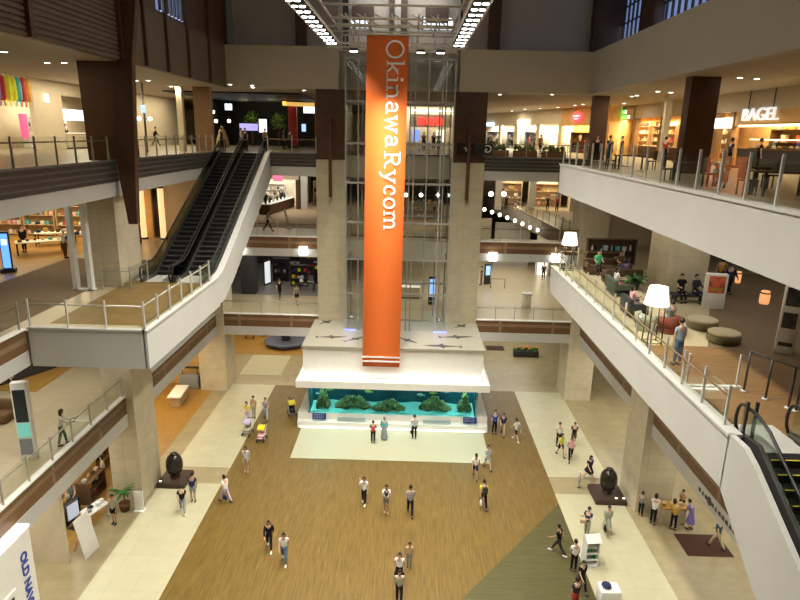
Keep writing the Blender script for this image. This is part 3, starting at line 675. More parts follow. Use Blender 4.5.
# flat dark fish silhouettes on the roof
def fish_flat(c, ln, rz, ray=False):
    if ray: pts = [(-.5, .02), (-.16, .05), (.02, .34), (.2, .1), (.4, .05), (.44, 0), (.4, -.05), (.2, -.1), (.0, -.32), (-.16, -.05), (-.5, -.02)]
    else: pts = [(-.5, .13), (-.40, .02), (-.2, .05), (-.06, .07), (-.02, .2), (.07, .075), (.3, .06), (.5, 0), (.3, -.05), (.12, -.07), (.02, -.19), (-.02, -.06), (-.2, -.035), (-.40, -.01), (-.47, -.09)]
    R = Matrix.Rotation(rz, 2)
    q = [R @ Vector(p)*ln for p in pts]
    MB().prism([(c[0]+p.x, c[1]+p.y) for p in q], 'z', 6.12, 6.13).build('fish_silhouette', mat('silhouette', (.06, .05, .04), .6, var=.3, scale=8), aq)
for px, py, ln, rz, ray in ((326, 322, 1.2, .9, True), (331, 337, 1.9, .1, False), (355, 339, 1.6, .7, False), (407, 340, 1.7, -.7, False), (456, 337, 2.2, .12, False), (443, 346, 2.3, 3.1, False), (461, 326, 1.2, .8, True)):
    p = at(px, py, z=6.12); fish_flat((p.x, p.y), ln*1.15, rz, ray)
# rocks and coral in the tank, each a thing
rockm = mat('reef_rock', (.30, .23, .09), .9, var=.55, scale=7, bump=.6); coralm = mat('coral', (.22, .28, .10), .8, var=.4, scale=9)
def rock(x, w, h, label, y=40.3, seed=1):
    rnd = random.Random(seed); mb = MB()
    for k in range(9):
        a = (k-4)/4.5; hh = h*(1-abs(a)**1.4)*rnd.uniform(.6, 1.05)+.12
        b = MB().ball((0, 0, 0), (w*.17, .42, hh/2+.08), 0, 10, 8)
        b.v = [(p[0]*(1+.25*math.sin(p[2]*9+k)), p[1]*(1+.2*math.sin(p[0]*12+k)), p[2]*(1+.12*math.sin(p[0]*15+p[1]*11))) for p in b.v]
        mb.add([(x+a*w*.46+p[0], y+rnd.uniform(-.25, .25)+p[1], 1.02+hh/2+p[2]) for p in b.v], b.f, 0, True)
    r = one('reef_rock', mb, rockm, label, 'rock', base=(x, y, 1.0))
    cb = MB()
    for k in range(10):
        a = rnd.uniform(-.42, .42); z = 1.0+h*(1-abs(a*2)**1.4)*.95
        cb.tube([(x+a*w, y-.3, z-.1), (x+a*w+rnd.uniform(-.1, .1), y-.36, z+.10), (x+a*w+rnd.uniform(-.2, .2), y-.34, z+.2)], [.05, .04, .02], 6)
    cb.build('coral', coralm, r)
rock(-5.85, .9, 1.45, 'tall dark reef rock at the left end of the tank', seed=2)
rock(-3.75, 2.2, .95, 'wide mossy reef rock left of the middle of the tank', seed=3)
rock(-1.2, 2.0, .62, 'low reef rock in the middle of the tank', 40.1, 4)
rock(2.1, 2.0, .95, 'broad brown reef rock right of the middle of the tank', seed=5)
rock(4.2, .9, 1.35, 'tall dark reef rock at the right end of the tank', seed=6)
bt = mat('tank_backdrop_rock', (.03, .16, .19), .9, var=.4, scale=3)
fm = MB().ball((0, 0, 0), (.16, .035, .07), 0, 12, 8).add([(-.13, 0, 0), (-.24, 0, .07), (-.21, 0, 0), (-.24, 0, -.07)], [(0, 1, 2, 3)]).add([(-.05, 0, .06), (.05, 0, .065), (-.04, 0, .12)], [(0, 1, 2)]).mesh('fish')
fmats = [mat('fish_silver', (.45, .55, .55), .4), mat('fish_yellow', (.6, .5, .1), .5), mat('fish_dark', (.03, .07, .09), .5)]
rf_ = random.Random(4)
for k, px in enumerate((318, 330, 346, 358, 368, 380, 391, 398, 408, 420, 432, 436, 446, 458, 470)):
    o = link('fish', fm if k == 0 else fm, None); fm.materials.append(fmats[0]) if k == 0 else None
    o.material_slots[0].link = 'OBJECT'; o.material_slots[0].material = fmats[k % 3]
    p = at(px, 398, y=40.2); o.location = (p.x, 39.9+rf_.uniform(-.15, .5), rf_.uniform(2.1, 2.95)); o.rotation_euler = (0, 0, rf_.choice((0, PI))+rf_.uniform(-.4, .4)); s = rf_.uniform(.8, 1.7); o.scale = (s, s, s)
    tag(o, 'small fish swimming over the reef rocks in the aquarium tank', 'fish', 'fish in the aquarium')
for x, y, sx, sy, rz in ((AC, 38.66, 12, .1, 0), (-7.25, 42, .1, 6, 0), (5.45, 42, .1, 6, 0)): area('cove_lamp', (x, y, 3.9), sx, sy, 40 if sx > 1 else 16, (1, .98, .92), (PI+(.25 if sx > 1 else 0), 0, 0))
area('banner_spot', (-1.6, 34.6, 25.2), 1.2, .4, 330, (1, .93, .8), (math.radians(25), 0, 0), spread=.85)
for x in (-6.2, 4.4): area('tank_corner_light', (x, 40.1, 3.15), .8, .9, 40, (.7, 1, .98))
area('tank_light', (AC, 40.1, 3.18), 11.2, 1.0, 95, (.62, 1, .98))

# ------------------------------------------------------------------ glass lift shaft
lf = thing('lift_shaft', 'glazed steel lift shaft rising from the aquarium roof between two stone piers', 'lift', (-1, 44, 6.12))
for x in (-4.45, -3.6, -.15, .15, 1.95, 2.75):
    for y in (42.5, 46.1):
        if abs(x) < 1 and y > 43: continue
        MB().box(x-.045, x+.045, y-.045, y+.045, 6.14, 26).build('steel_post', mat('shaft_steel', (.36, .34, .30), .4, .5), lf)
for z in (8.8, 11.3, 13.9, 16.6, 19.2, 21.9, 24.6):
    mb = MB()
    for y in (42.5, 46.1): mb.box(-4.45, 2.75, y-.05, y+.05, z, z+.14)
    for x in (-4.45, 2.75): mb.box(x-.05, x+.05, 42.5, 46.1, z, z+.14)
    mb.build('ring_beam', MATS['shaft_steel'], lf)
MB().box(-4.4, 2.7, 42.46, 42.49, 6.2, 25).build('glass_front', cglass, lf)
for x in (-4.43, 2.73): MB().box(x-.01, x+.01, 42.55, 46.05, 6.2, 25).build('glass_side', cglass, lf)
for x in (-3.2, 1.1, -1.9, 2.3):
    MB().tube([(x, 44.9, 6.2), (x, 44.9, 26)], .05, 6).build('guide_rail', steel, lf)
blueg = glow('blue_led', (.25, .3, 1), 1.3)
for x0, x1 in ((-4.6, -3.7), (1.9, 2.85)): MB().box(x0, x1, 42.25, 42.35, 6.13, 6.22).build('blue_floor_light', blueg, lf)
lamp('shaft_blue_light', (-4.1, 41.9, 6.9), 22, (.35, .4, 1)); lamp('shaft_blue_light', (2.3, 41.9, 6.9), 22, (.35, .4, 1)); lamp('shaft_blue_light', (.4, 43.6, 7.4), 18, (.5, .55, 1))
# ------------------------------------------------------------------ hanging banner
bn = thing('hanging_banner', 'tall orange hanging banner with white vertical lettering in front of the lift', 'banner', (-1.62, 38.25, 4.97))
mb = MB(); N = 40
vs = []
for i in range(N+1):
    z = 4.97+20.46*i/N; x0 = -2.91+.14*i/N; x1 = -.45+.12*i/N; y = 38.25+.02*math.sin(i*.35)
    vs += [(x0, y, z), (x1, y, z), (x0, y+.02, z), (x1, y+.02, z)]
fs = []
for i in range(N):
    a = i*4; b = a+4; fs += [(a, a+1, b+1, b), (a+2, b+2, b+3, a+3), (a, b, b+2, a+2), (a+1, a+3, b+3, b+1)]
mb.add(vs, fs + [(0, 2, 3, 1), (N*4, N*4+1, N*4+3, N*4+2)], 0, True)
mb.build('cloth', mat('banner_orange', (.68, .138, .02), .8, var=.02), bn)
MB().tube([(-2.85, 38.26, 25.48), (-.25, 38.26, 25.48)], .05, 8).build('top_bar', steel, bn)
for x in (-2.7, -.5): MB().tube([(x, 38.26, 25.48), (x, 38.38, 25.95)], .012, 6).build('cable', dsteel, bn)
for z in (5.30, 5.60): MB().prism([(-2.9, z), (-.45, z), (-.45, z+.10), (-2.9, z+.10)], 'y', 38.20, 38.235).build('white_stripe', mat('print_white', (.82, .80, .76), .6, var=0), bn)
# slab serif letters drawn from strokes: unit em, x right, y up
def arc(cx, cy, rx, ry, a0, a1, n=16): return [(cx+rx*math.cos(math.radians(a0+(a1-a0)*i/n)), cy+ry*math.sin(math.radians(a0+(a1-a0)*i/n))) for i in range(n+1)]
TH, SF = .085, .055
GL = {
 'O': (.86, [(TH, arc(.43, .36, .34, .36, 0, 360, 30))]),
 'k': (.66, [(TH, [(.16, 0), (.16, .78)]), (TH, [(.18, .20), (.50, .48)]), (TH, [(.28, .29), (.54, 0)]), (SF, [(.03, .03), (.30, .03)]), (SF, [(.03, .76), (.16, .76)]), (SF, [(.38, .48), (.62, .48)]), (SF, [(.42, .03), (.66, .03)])]),
 'i': (.36, [(TH, [(.19, 0), (.19, .48)]), (SF, [(.04, .03), (.34, .03)]), (SF, [(.05, .48), (.19, .48)]), (.12, [(.17, .62), (.17, .74)])]),
 'n': (.70, [(TH, [(.16, 0), (.16, .50)]), (TH, arc(.34, .30, .18, .20, 180, 0, 12)+[(.52, 0)]), (SF, [(.03, .03), (.30, .03)]), (SF, [(.03, .48), (.16, .48)]), (SF, [(.40, .03), (.66, .03)])]),
 'a': (.60, [(TH, arc(.28, .34, .17, .16, 160, 0, 10)+[(.45, .06)]), (TH, arc(.27, .15, .18, .13, 60, 360, 18)), (SF, [(.43, .03), (.57, .03)])]),
 'w': (.88, [(TH, [(.12, .48), (.27, .02), (.42, .44), (.58, .02), (.73, .48)]), (SF, [(.02, .48), (.24, .48)]), (SF, [(.62, .48), (.85, .48)])]),
 'R': (.80, [(TH, [(.17, 0), (.17, .72)]), (TH, [(.17, .69)]+arc(.38, .52, .20, .17, 90, -90, 14)+[(.17, .35)]), (TH, [(.36, .35), (.60, .03)]), (SF, [(.03, .03), (.33, .03)]), (SF, [(.03, .70), (.2, .70)]), (SF, [(.56, .03), (.76, .03)])]),
 'y': (.66, [(TH, [(.12, .48), (.33, .04)]), (TH, [(.54, .48), (.28, -.12), (.12, -.20)]), (SF, [(.02, .48), (.24, .48)]), (SF, [(.42, .48), (.64, .48)])]),
 'c': (.56, [(TH, arc(.30, .25, .20, .23, 45, 315, 20)), (.10, [(.44, .40), (.45, .31)])]),
 'o': (.60, [(TH, arc(.30, .25, .21, .24, 0, 360, 24))]),
 'm': (1.02, [(TH, [(.16, 0), (.16, .50)]), (TH, arc(.32, .31, .16, .19, 180, 0, 10)+[(.48, 0)]), (TH, arc(.64, .31, .16, .19, 180, 0, 10)+[(.80, 0)]), (SF, [(.03, .03), (.28, .03)]), (SF, [(.03, .48), (.16, .48)]), (SF, [(.38, .03), (.58, .03)]), (SF, [(.70, .03), (.93, .03)])]),
 ' ': (.36, [])}
def ribbon(mb, pts, w, place, d=.012):
    k = len(pts); L, Rr = [], []
    closed = math.dist(pts[0], pts[-1]) < 1e-4 and k > 4
    for i in range(k):
        a = Vector(pts[i-1] if i else (pts[-2] if closed else pts[0])); b = Vector(pts[i+1] if i < k-1 else (pts[1] if closed else pts[-1])); p = Vector(pts[i])
        t = (b-a).normalized(); nn = Vector((-t.y, t.x)); sc = 1.0
        if 0 < i < k-1:
            t1 = (p-a).normalized(); c = max(.45, abs(Vector((-t1.y, t1.x)).dot(nn))); sc = 1/c
        L.append(p+nn*w/2*sc); Rr.append(p-nn*w/2*sc)
    vs = [place(q.x, q.y, z) for z in (0, d) for q in L+Rr]; o = 2*k
    fs = []
    for i in range(k-1): fs += [(o+i, o+k+i, o+k+i+1, o+i+1), (i, i+1, k+i+1, k+i), (i, o+i, o+i+1, i+1), (k+i, k+i+1, o+k+i+1, o+k+i)]
    fs += [(0, k, o+k, o), (k-1, o+k-1, o+2*k-1, 2*k-1)]
    mb.add(vs, fs)
def vletters(txt, z_top, z_bot, xbase, y, parent, m, sx):
    tot = sum(GL[c][0] for c in txt); adv = (z_top-z_bot)/tot; z = z_top
    for ch in txt:
        w, st = GL[ch]
        if st:
            mb = MB()
            for th, pts in st: ribbon(mb, pts, th, lambda a, b, c: (xbase+b*sx, y-c, z-a*adv))
            mb.build('letter', m, parent)
        z -= w*adv
vletters('Okinawa', 25.25, 19.12, -1.60, 38.22, bn, MATS['print_white'], 1.36)
vletters('Rycom', 18.95, 14.0, -1.66, 38.22, bn, MATS['print_white'], 1.36)

# ------------------------------------------------------------------ lighting truss
tr = thing('lighting_truss', 'suspended steel lighting truss with two rows of white spot lamps above the atrium', 'truss', (-1, 34, 25))
tm = mat('truss_steel', (.62, .58, .50), .4, .3)
yA, yB_ = 8.5, 41.5
def bar(a, b, name='truss_bar', r=.055): MB().tube([a, b], r, 6).build(name, tm, tr)
for x in (-5.15, -4.35, 2.15, 2.95):
    bar((x, yA, 25.0), (x, 38.2, 25.0)); bar((x, yA, 25.7), (x, 38.2, 25.7))
for y in (38.4, 40.2, 41.6):
    a = -5.3 if y < 41 else -4.6; b = 3.1 if y < 41 else 2.5
    bar((a, y, 25.0), (b, y, 25.0), r=.07); bar((a, y, 25.9), (b, y, 25.9))
bar((-5.3, 38.4, 25.0), (-4.6, 41.6, 25.0), r=.07); bar((3.1, 38.4, 25.0), (2.5, 41.6, 25.0), r=.07)
for x in (-3.6, -2.6, -1.2, .2, 1.2):
    bar((x, 34.5, 25.9), (x, 41.6, 25.9)); bar((x, 38.4, 25.0), (x, 38.4, 25.9))
for y in (28, 31, 34.5, 36.5): bar((-4.4, y, 25.7), (2.2, y, 25.7))
for x in (-4.4, -1.2, 2.2):
    for y in (31, 38.4): bar((x, y, 25.7), (x, y, 30.6), 'hanger', .03)
for k in range(-3, 4): bar((-1.1+k*.95, 34.5, 25.9), (-1.1+k*.95+.95, 36.5, 25.7), r=.035)
for x0, nm in ((-4.75, 0), (2.55, 0)):
    for k in range(25):
        y = 9.4+k*1.18
        h = MB().rbox((x0, y, 25.0), (.62, .5, .22), .05).build('spot_head', dsteel, tr)
        m2 = MB()
        for dx in (-.16, .16): m2.lathe([(.02, 0), (.13, .0), (.13, .05), (.02, .05)], (x0+dx, y, 24.85), 12)
        m2.build('lens', glow('spot_lens', (1, .98, .94), 9), h)
for x in (-3.7, -2.3, .4, 1.6):
    h = MB().rbox((x, 40.2, 24.86), (.5, .3, .16), .04).build('spot_head', dsteel, tr)
    MB().lathe([(.02, 0), (.12, 0), (.12, .04)], (x-.12, 40.2, 24.74), 10).lathe([(.02, 0), (.12, 0), (.12, .04)], (x+.12, 40.2, 24.74), 10).build('lens', MATS['spot_lens'], h)
# ------------------------------------------------------------------ glass railings
def railing(label, pts, z, h=1.1, spacing=1.4, post=None, hand=True, base_skip=0, gm=None, handm=None, tall=0):
    """pts: run of (x, y) corners; posts, one glass pane per bay and a handrail"""
    post = post or railm
    t = thing('glass_railing', label, 'railing', (pts[0][0], pts[0][1], z))
    for (a, b) in zip(pts[:-1], pts[1:]):
        a = Vector((*a, 0)); b = Vector((*b, 0)); L = (b-a).length; n = max(1, round(L/spacing)); d = (b-a)/n; rz = math.atan2(d.y, d.x)
        for i in range(n+1):
            if i == n and b != Vector((*pts[-1], 0)): continue
            p = a+d*i
            MB().cbox((p.x, p.y, z+(h+tall)/2), (.05, .07, h+tall), 0, rz).build('post', post, t)
        for i in range(n):
            p = a+d*(i+.5); MB().cbox((p.x, p.y, z+.08+(h-.1)/2), (d.length-.1, .014, h-.1), 0, rz).build('glass_pane', gm or glass, t)
        if hand:
            nrm = Vector((-d.y, d.x, 0)).normalized()*.07
            MB().tube([a+nrm+Vector((0, 0, z+h-.22)), b+nrm+Vector((0, 0, z+h-.22))], .03, 8).build('handrail', handm or post, t)
    return t
hm = mat('handrail_wood', (.22, .14, .07), .5)
railing('glass railing along the left fourth storey edge above dark stripes', [(-13.98, 12), (-13.98, 44.2)], F4+.1, handm=hm)
railing('glass railing on the white edge of the right fourth storey', [(8.72, 7.8), (8.72, 36.3), (12.4, 36.3)], F4+.1, tall=.12, post=steel, hand=False)
railing('glass railing along the white edge of the right third storey lounge', [(8.74, 15.5), (8.74, 36.3), (12.8, 36.3)], F3+.2, tall=.05, post=steel, handm=hm)
railing('glass railing around the projecting landing on the left third storey', [(-14.55, 22.34), (-10.1, 22.34), (-10.1, 30.2)], F3+.2, post=steel)
railing('glass railing of the left third storey edge nearest the camera', [(-14.76, 10), (-14.76, 22.0)], F3+.16, handm=hm)
railing('glass railing on the left second storey above the brown panels', [(-14.76, 10), (-14.76, 29.3)], F2+.17, spacing=1.6)
for z, w in ((F2+.17, 'second'), (F3+.16, 'third'), (F4+.12, 'fourth')):
    railing(f'glass railing at the back left of the {w} storey beside the shaft', [((-14.2 if z < F4 else -10.3), YB+.06), (-6.85, YB+.06)], z, handm=hm if z > F3 else None)
    railing(f'glass railing at the back right of the {w} storey beside the shaft', [(5.25, YB+.06), (12.5, YB+.06)], z, handm=hm if z > F3 else None)
    railing(f'glass railing of the {w} storey seen through the lift shaft', [(-4.4, 46.9), (2.7, 46.9)], z-.1)
railing('glass railing along the diagonal edge of the back third storey void', [(13.3, 48.6), (12.5, 58), (11.3, 69)], F3+.02, spacing=2.0)
railing('glass railing around the stone pier on the left third storey', [(-15.0, 29.0), (-13.6, 29.0), (-13.6, 31.0)], F3+.02, spacing=1.5)
trim(MB().prism([(13.08, 47), (12.38, 58), (10.78, 72), (5.9, 98), (5.7, 98), (10.62, 72), (12.22, 58), (12.95, 47)], 'z', 11.0, 12.36), mat('dark_edge', (.16, .11, .07), .6))

# ------------------------------------------------------------------ escalators
def escalator(label, x0, x1, yb, zb, yt, zt, group, hr=1.0, skirt=dsteel, comb=False, flat=1.6):
    """one flight; yb, zb the foot and yt, zt the head of the incline"""
    t = thing('escalator', label, 'escalator', ((x0+x1)/2, yb, zb), 0, group)
    s = 1 if yt > yb else -1; L = abs(yt-yb); n = round((zt-zb)/.2); sl = (zt-zb)/L
    st = MB(); ed = MB()
    for i in range(n):
        a = yb+s*L*i/n; b = yb+s*L*(i+1)/n; z = zb+(zt-zb)*(i+1)/n
        st.box(x0+.18, x1-.18, min(a, b), max(a, b), z-.28, z)
        ed.box(x0+.2, x1-.2, min(a, a+s*.05), max(a, a+s*.05), z-.02, z+.006)
    st.build('steps', mat('step_black', (.02, .02, .02), .5, .3), t); ed.build('step_edge', mat('step_yellow', (.55, .48, .05), .5) if comb else mat('step_line', (.16, .15, .12), .5), t)
    MB().box(x0+.18, x1-.18, *sorted((yb, yb-s*flat)), zb-.05, zb+.02).build('landing_plate', steel, t); MB().box(x0+.18, x1-.18, *sorted((yt, yt+s*flat)), zt-.05, zt+.02).build('landing_plate', steel, t)
    for x in (x0+.06, x1-.06):
        pr = [(yb-s*flat, zb), (yb, zb), (yt, zt), (yt+s*flat*.6, zt), (yt+s*flat*.6, zt+.85), (yt, zt+.88), (yb, zb+.88), (yb-s*flat, zb+.85)]
        MB().prism(pr, 'x', x-.012, x+.012).build('balustrade_glass', glass_mat('dark_glass', (.55, .58, .54), .1) if not comb else glass_mat('pale_glass', (.82, .86, .82), .1), t)
        sk = [(yb-s*flat, zb-.3), (yb, zb-.3), (yt, zt-.3), (yt+s*flat*.6, zt-.3), (yt+s*flat*.6, zt+.12), (yt, zt+.22), (yb, zb+.22), (yb-s*flat, zb+.12)]
        MB().prism(sk, 'x', x-.06, x+.06).build('skirt_panel', skirt, t)
        def endc(y, z, d): return [(x, y+d*.30*math.sin(q), z+.45+.45*math.cos(q)) for q in (0, .5, 1.0, 1.57, 2.1, 2.7)]
        path = endc(yb-s*flat, zb, -s)[::-1] + [(x, yb-s*.3, zb+.9), (x, yb+s*.4, zb+.9+.4*sl), (x, yt-s*.3, zt+.9-.3*sl), (x, yt+s*.3, zt+.9)] + endc(yt+s*flat*.6, zt, s)
        MB().tube(path, .045, 8).build('handrail', black, t)
    return t
escalator('left flight of the dark escalator pair climbing to the left fourth storey', -13.75, -12.15, 32.2, F3, 45.0, F4, 'escalators on the left')
escalator('right flight of the dark escalator pair beside its white side panel', -12.1, -10.5, 32.2, F3, 45.0, F4, 'escalators on the left')
mb = MB(); pr = [(31.3, 12.42), (32.4, 12.55), (34.0, 13.25), (44.8, 18.5), (45.8, 18.6), (45.8, 17.0), (44.8, 16.6), (34.6, 11.7), (32.6, 10.95), (31.3, 10.9)]
trim(mb.prism(pr, 'x', -10.45, -10.1), white)
trim(MB().prism([(31.3, 12.0), (33.0, 12.0), (45.4, 18.0), (45.4, 16.9), (34.2, 11.5), (31.3, 11.0)], 'x', -14.0, -10.45), ceilm)
# right side, going down from the lounge towards the camera
zb = F3-.56*9.0
escalator('near flight of the escalator going down beside the white lounge edge', 9.0, 10.5, 5.3, zb, 14.3, F3, 'escalators on the right', comb=True)
escalator('far flight of the escalator going down from the lounge, at the right border', 10.9, 12.4, 5.3, zb, 14.3, F3, 'escalators on the right', comb=True)
trim(MB().prism([(14.95, 12.5), (14.2, 12.5), (13.7, 12.3), (4, 12.3-.56*9.7), (4, 9.4-.56*8.8), (12.8, 9.4), (14.95, 10.9)], 'x', 8.6, 8.75), white)
# glass screen and post frame at the head of the escalator
t = thing('screen_frame', 'dark post frame with three uprights standing at the head of the escalator', 'barrier', (11.1, 18, F3+.012))
for x, y in ((10.75, 18.3), (11.1, 17.7), (11.45, 17.1), (11.55, 16.9)):
    MB().tube([(x, y, F3+.012), (x, y, F3+1.35)], .035, 8).build('upright', dsteel, t)
    MB().lathe([(.11, 0), (.11, .03), (.04, .04)], (x, y, F3+.012), 12).build('base_plate', steel, t)
MB().tube([(10.75, 18.3, F3+1.35), (11.1, 17.7, F3+1.32), (11.45, 17.1, F3+1.3), (11.55, 16.9, F3+1.3)], .03, 8).build('top_bar', dsteel, t)
railing('glass screen on a pale sill crossing the lounge floor to the escalator', [(9.0, 18.5), (10.6, 18.5)], F3+.012, h=1.15, hand=False, post=steel)
trim(MB().box(8.95, 10.75, 18.42, 18.58, F3, F3+.10), whitep)
for y in (15.55, 14.9):
    pass
t = thing('newel_post', 'twin dark newel posts between the lounge edge and the escalator head', 'post', (9.0, 14.9, F3))
for x in (9.05, 9.3): MB().cbox((x-.06, 15.0, F3+.55), (.07, .07, 1.1)).build('upright', dsteel, t)
# ------------------------------------------------------------------ frames of reference and small goods
class Fr:
    """a shop front: x along the front, y into the shop, z up"""
    def __init__(s, o, deg): s.o = Vector(o); s.a = math.radians(deg); s.R = Matrix.Rotation(s.a, 3, 'Z')
    def P(s, x, y, z=0): return s.o + s.R @ Vector((x, y, z))
def fstruct(name, fr, mb, m):
    o = mb.build(name, m); o.location = fr.o; o.rotation_euler = (0, 0, fr.a); return tag(o, kind='structure')
GOODS = {}
def goods_mesh(kind):
    if kind in GOODS: return GOODS[kind]
    mb = MB()
    if kind == 'folded':
        for k in range(3): mb.rbox((0, 0, .035+.06*k), (.30-.01*k, .26, .055), .025)
    elif kind == 'box': mb.rbox((0, 0, .13), (.26, .2, .26), .02).rbox((0, 0, .265), (.28, .22, .05), .02)
    elif kind == 'bottle': mb.lathe([(.06, 0), (.07, .02), (.07, .18), (.03, .25), (.025, .31), (.035, .32), (.035, .35)], n=10)
    elif kind == 'bag':
        mb.rbox((0, 0, .14), (.30, .14, .28), .05); mb.tube([(-.08, 0, .26), (-.06, 0, .40), (.06, 0, .40), (.08, 0, .26)], .012, 6)
    elif kind == 'garment':
        mb.rbox((0, 0, .45), (.42, .12, .62), .06); mb.tube([(-.2, 0, .74), (0, 0, .82), (.2, 0, .74)], .02, 6); mb.tube([(-.2, 0, .70), (-.29, 0, .34)], [.07, .05], 8); mb.tube([(.2, 0, .70), (.29, 0, .34)], [.07, .05], 8)
    elif kind == 'shoe':
        for s in (-1, 1): mb.ball((s*.06, .02, .05), (.045, .13, .05), 0, 8, 6).lathe([(.04, 0), (.04, .10)], (s*.06, -.07, .04), 8)
    elif kind == 'bowl': mb.lathe([(.05, 0), (.06, .01), (.14, .10), (.15, .13), (.13, .11), (.02, .03)], n=12)
    elif kind == 'loaf': mb.ball((0, 0, .06), (.17, .09, .07), 0, 10, 8); mb.tube([(-.05, -.05, .125), (-.02, .05, .125)], .012, 5); mb.tube([(.04, -.05, .125), (.07, .05, .125)], .012, 5)
    GOODS[kind] = mb.mesh(kind); return GOODS[kind]
def gcol(name): return cloth(name, CC[name])
GNAME = dict(folded='folded_clothes', box='carton', bottle='bottle', bag='display_bag', garment='hanging_garment', shoe='pair_of_shoes', bowl='bowl', loaf='loaf')
def good(kind, loc, rz, col, label, group, s=1.):
    me = goods_mesh(kind); o = bpy.data.objects.new(GNAME[kind], me)
    if not me.materials: me.materials.append(gcol('white'))
    COL.objects.link(o); o.location = loc; o.rotation_euler = (0, 0, rz); o.scale = (s, s, s)
    o.material_slots[0].link = 'OBJECT'; o.material_slots[0].material = gcol(col)
    return tag(o, label, {'folded': 'clothes', 'garment': 'clothes', 'shoe': 'shoes'}.get(kind, kind), group)
RS = random.Random(11)
def shelf(fr, x, y, w, h, n, label, m, d=.42, cat='shelf', face=0, name='shelf_unit', top=True):
    """shelving with its back at depth y, goods face -y"""
    p = fr.P(x, y); t = thing(name, label, cat, p, fr.a+math.radians(face))
    for s in (-1, 1): MB().box(s*w/2-.025, s*w/2+.025, -d/2, d/2, 0, h).build('side_panel', m, t, False)
    MB().box(-w/2+.025, w/2-.025, d/2-.03, d/2, .05, h-.02).build('back_panel', m, t, False)
    for k in range(n):
        z = .12+(h-.15)*k/(n-1 if top and n > 1 else max(n, 1)); MB().box(-w/2+.025, w/2-.025, -d/2, d/2-.03, z-.03, z).build('shelf_board', m, t, False)
    return t, [(.12+(h-.15)*k/(n-1 if top and n > 1 else max(n, 1))) for k in range(n)]
def fill(t, zs, w, per, kinds, cols, label, group, s=1., skip_top=True):
    R = Matrix.Rotation(t.rotation_euler.z, 3, 'Z')
    for z in (zs[:-1] if skip_top else zs):
        for i in range(per):
            q = t.location + R @ Vector((-w/2+w*(i+.5)/per+RS.uniform(-.03, .03), -.03, z+.001))
            good(RS.choice(kinds), q, t.rotation_euler.z, RS.choice(cols), label, group, s*RS.uniform(.9, 1.1))
def table(p, w, d, h, label, m, rz=0, legm=None, cat='table', name='display_table', apron=None):
    t = thing(name, label, cat, p, math.radians(rz))
    MB().rbox((0, 0, h-.03), (w, d, .06), .015).build('table_top', m, t, False)
    for sx in (-1, 1):
        for sy in (-1, 1): MB().box(sx*(w/2-.09)-.035, sx*(w/2-.09)+.035, sy*(d/2-.09)-.035, sy*(d/2-.09)+.035, 0, h-.06).build('leg', legm or m, t, False)
    if apron: MB().box(-w/2+.1, w/2-.1, -d/2+.06, -d/2+.1, h-.2, h-.06).build('apron', legm or m, t, False)
    return t
def on_table(t, w, d, h, n, kinds, cols, label, group, s=1.):
    R = Matrix.Rotation(t.rotation_euler.z, 3, 'Z')
    for i in range(n):
        q = t.location + R @ Vector((-w/2+w*(i+.5)/n, RS.uniform(-.22, .22)*d, h+.001)); good(RS.choice(kinds), q, t.rotation_euler.z+RS.uniform(-.2, .2), RS.choice(cols), label, group, s)
def counter(fr, x0, x1, y0, y1, h, label, body, topm, cat='counter', name='shop_counter'):
    p = fr.P((x0+x1)/2, (y0+y1)/2); t = thing(name, label, cat, p, fr.a); a, b = (x1-x0)/2, (y1-y0)/2
    MB().box(-a+.05, a-.05, -b+.05, b-.05, .0, .10).build('kick_plate', charcoal, t, False); MB().box(-a, a, -b, b, .10, h-.06).build('counter_body', body, t, False)
    MB().rbox((0, 0, h-.03), (2*a+.08, 2*b+.08, .06), .015).build('counter_top', topm, t, False); return t
def box_sign(fr, x, y, z, w, h, txt, label, face, tm=None, size=None, cat='sign', name='shop_sign', d=.12, sx=1.):
    p = fr.P(x, y, z); t = thing(name, label, cat, p, fr.a)
    MB().rbox((0, 0, 0), (w, d, h), .02).build('sign_box', face, t, False)
    if txt:
        me = text_mesh(txt, size or h*.75, .02, sx); me.transform(frame((0, -d/2-.012, 0), (1, 0, 0), (0, 0, 1))); link('lettering', me, tm, t)
    return t
def downlight(px, py, z=S4, pw=0, label=None):
    p = at(px, py, z=z)
    t = thing('ceiling_downlight', 'small round white downlight in the ceiling under the fifth storey', 'ceiling light', (p.x, p.y, z-.001), 0, 'fourth storey ceiling downlights')
    MB().lathe([(.12, -.04), (.19, -.03), (.19, 0)], n=14).build('rim', whitep, t, False); MB().lathe([(.0, -.05), (.12, -.045), (.12, -.03)], n=14).build('lens', lens, t, False)
    if pw: area('downlight_lamp', (p.x, p.y, z-.08), .22, .22, pw, (1, .84, .6), shape='DISK')
    return t
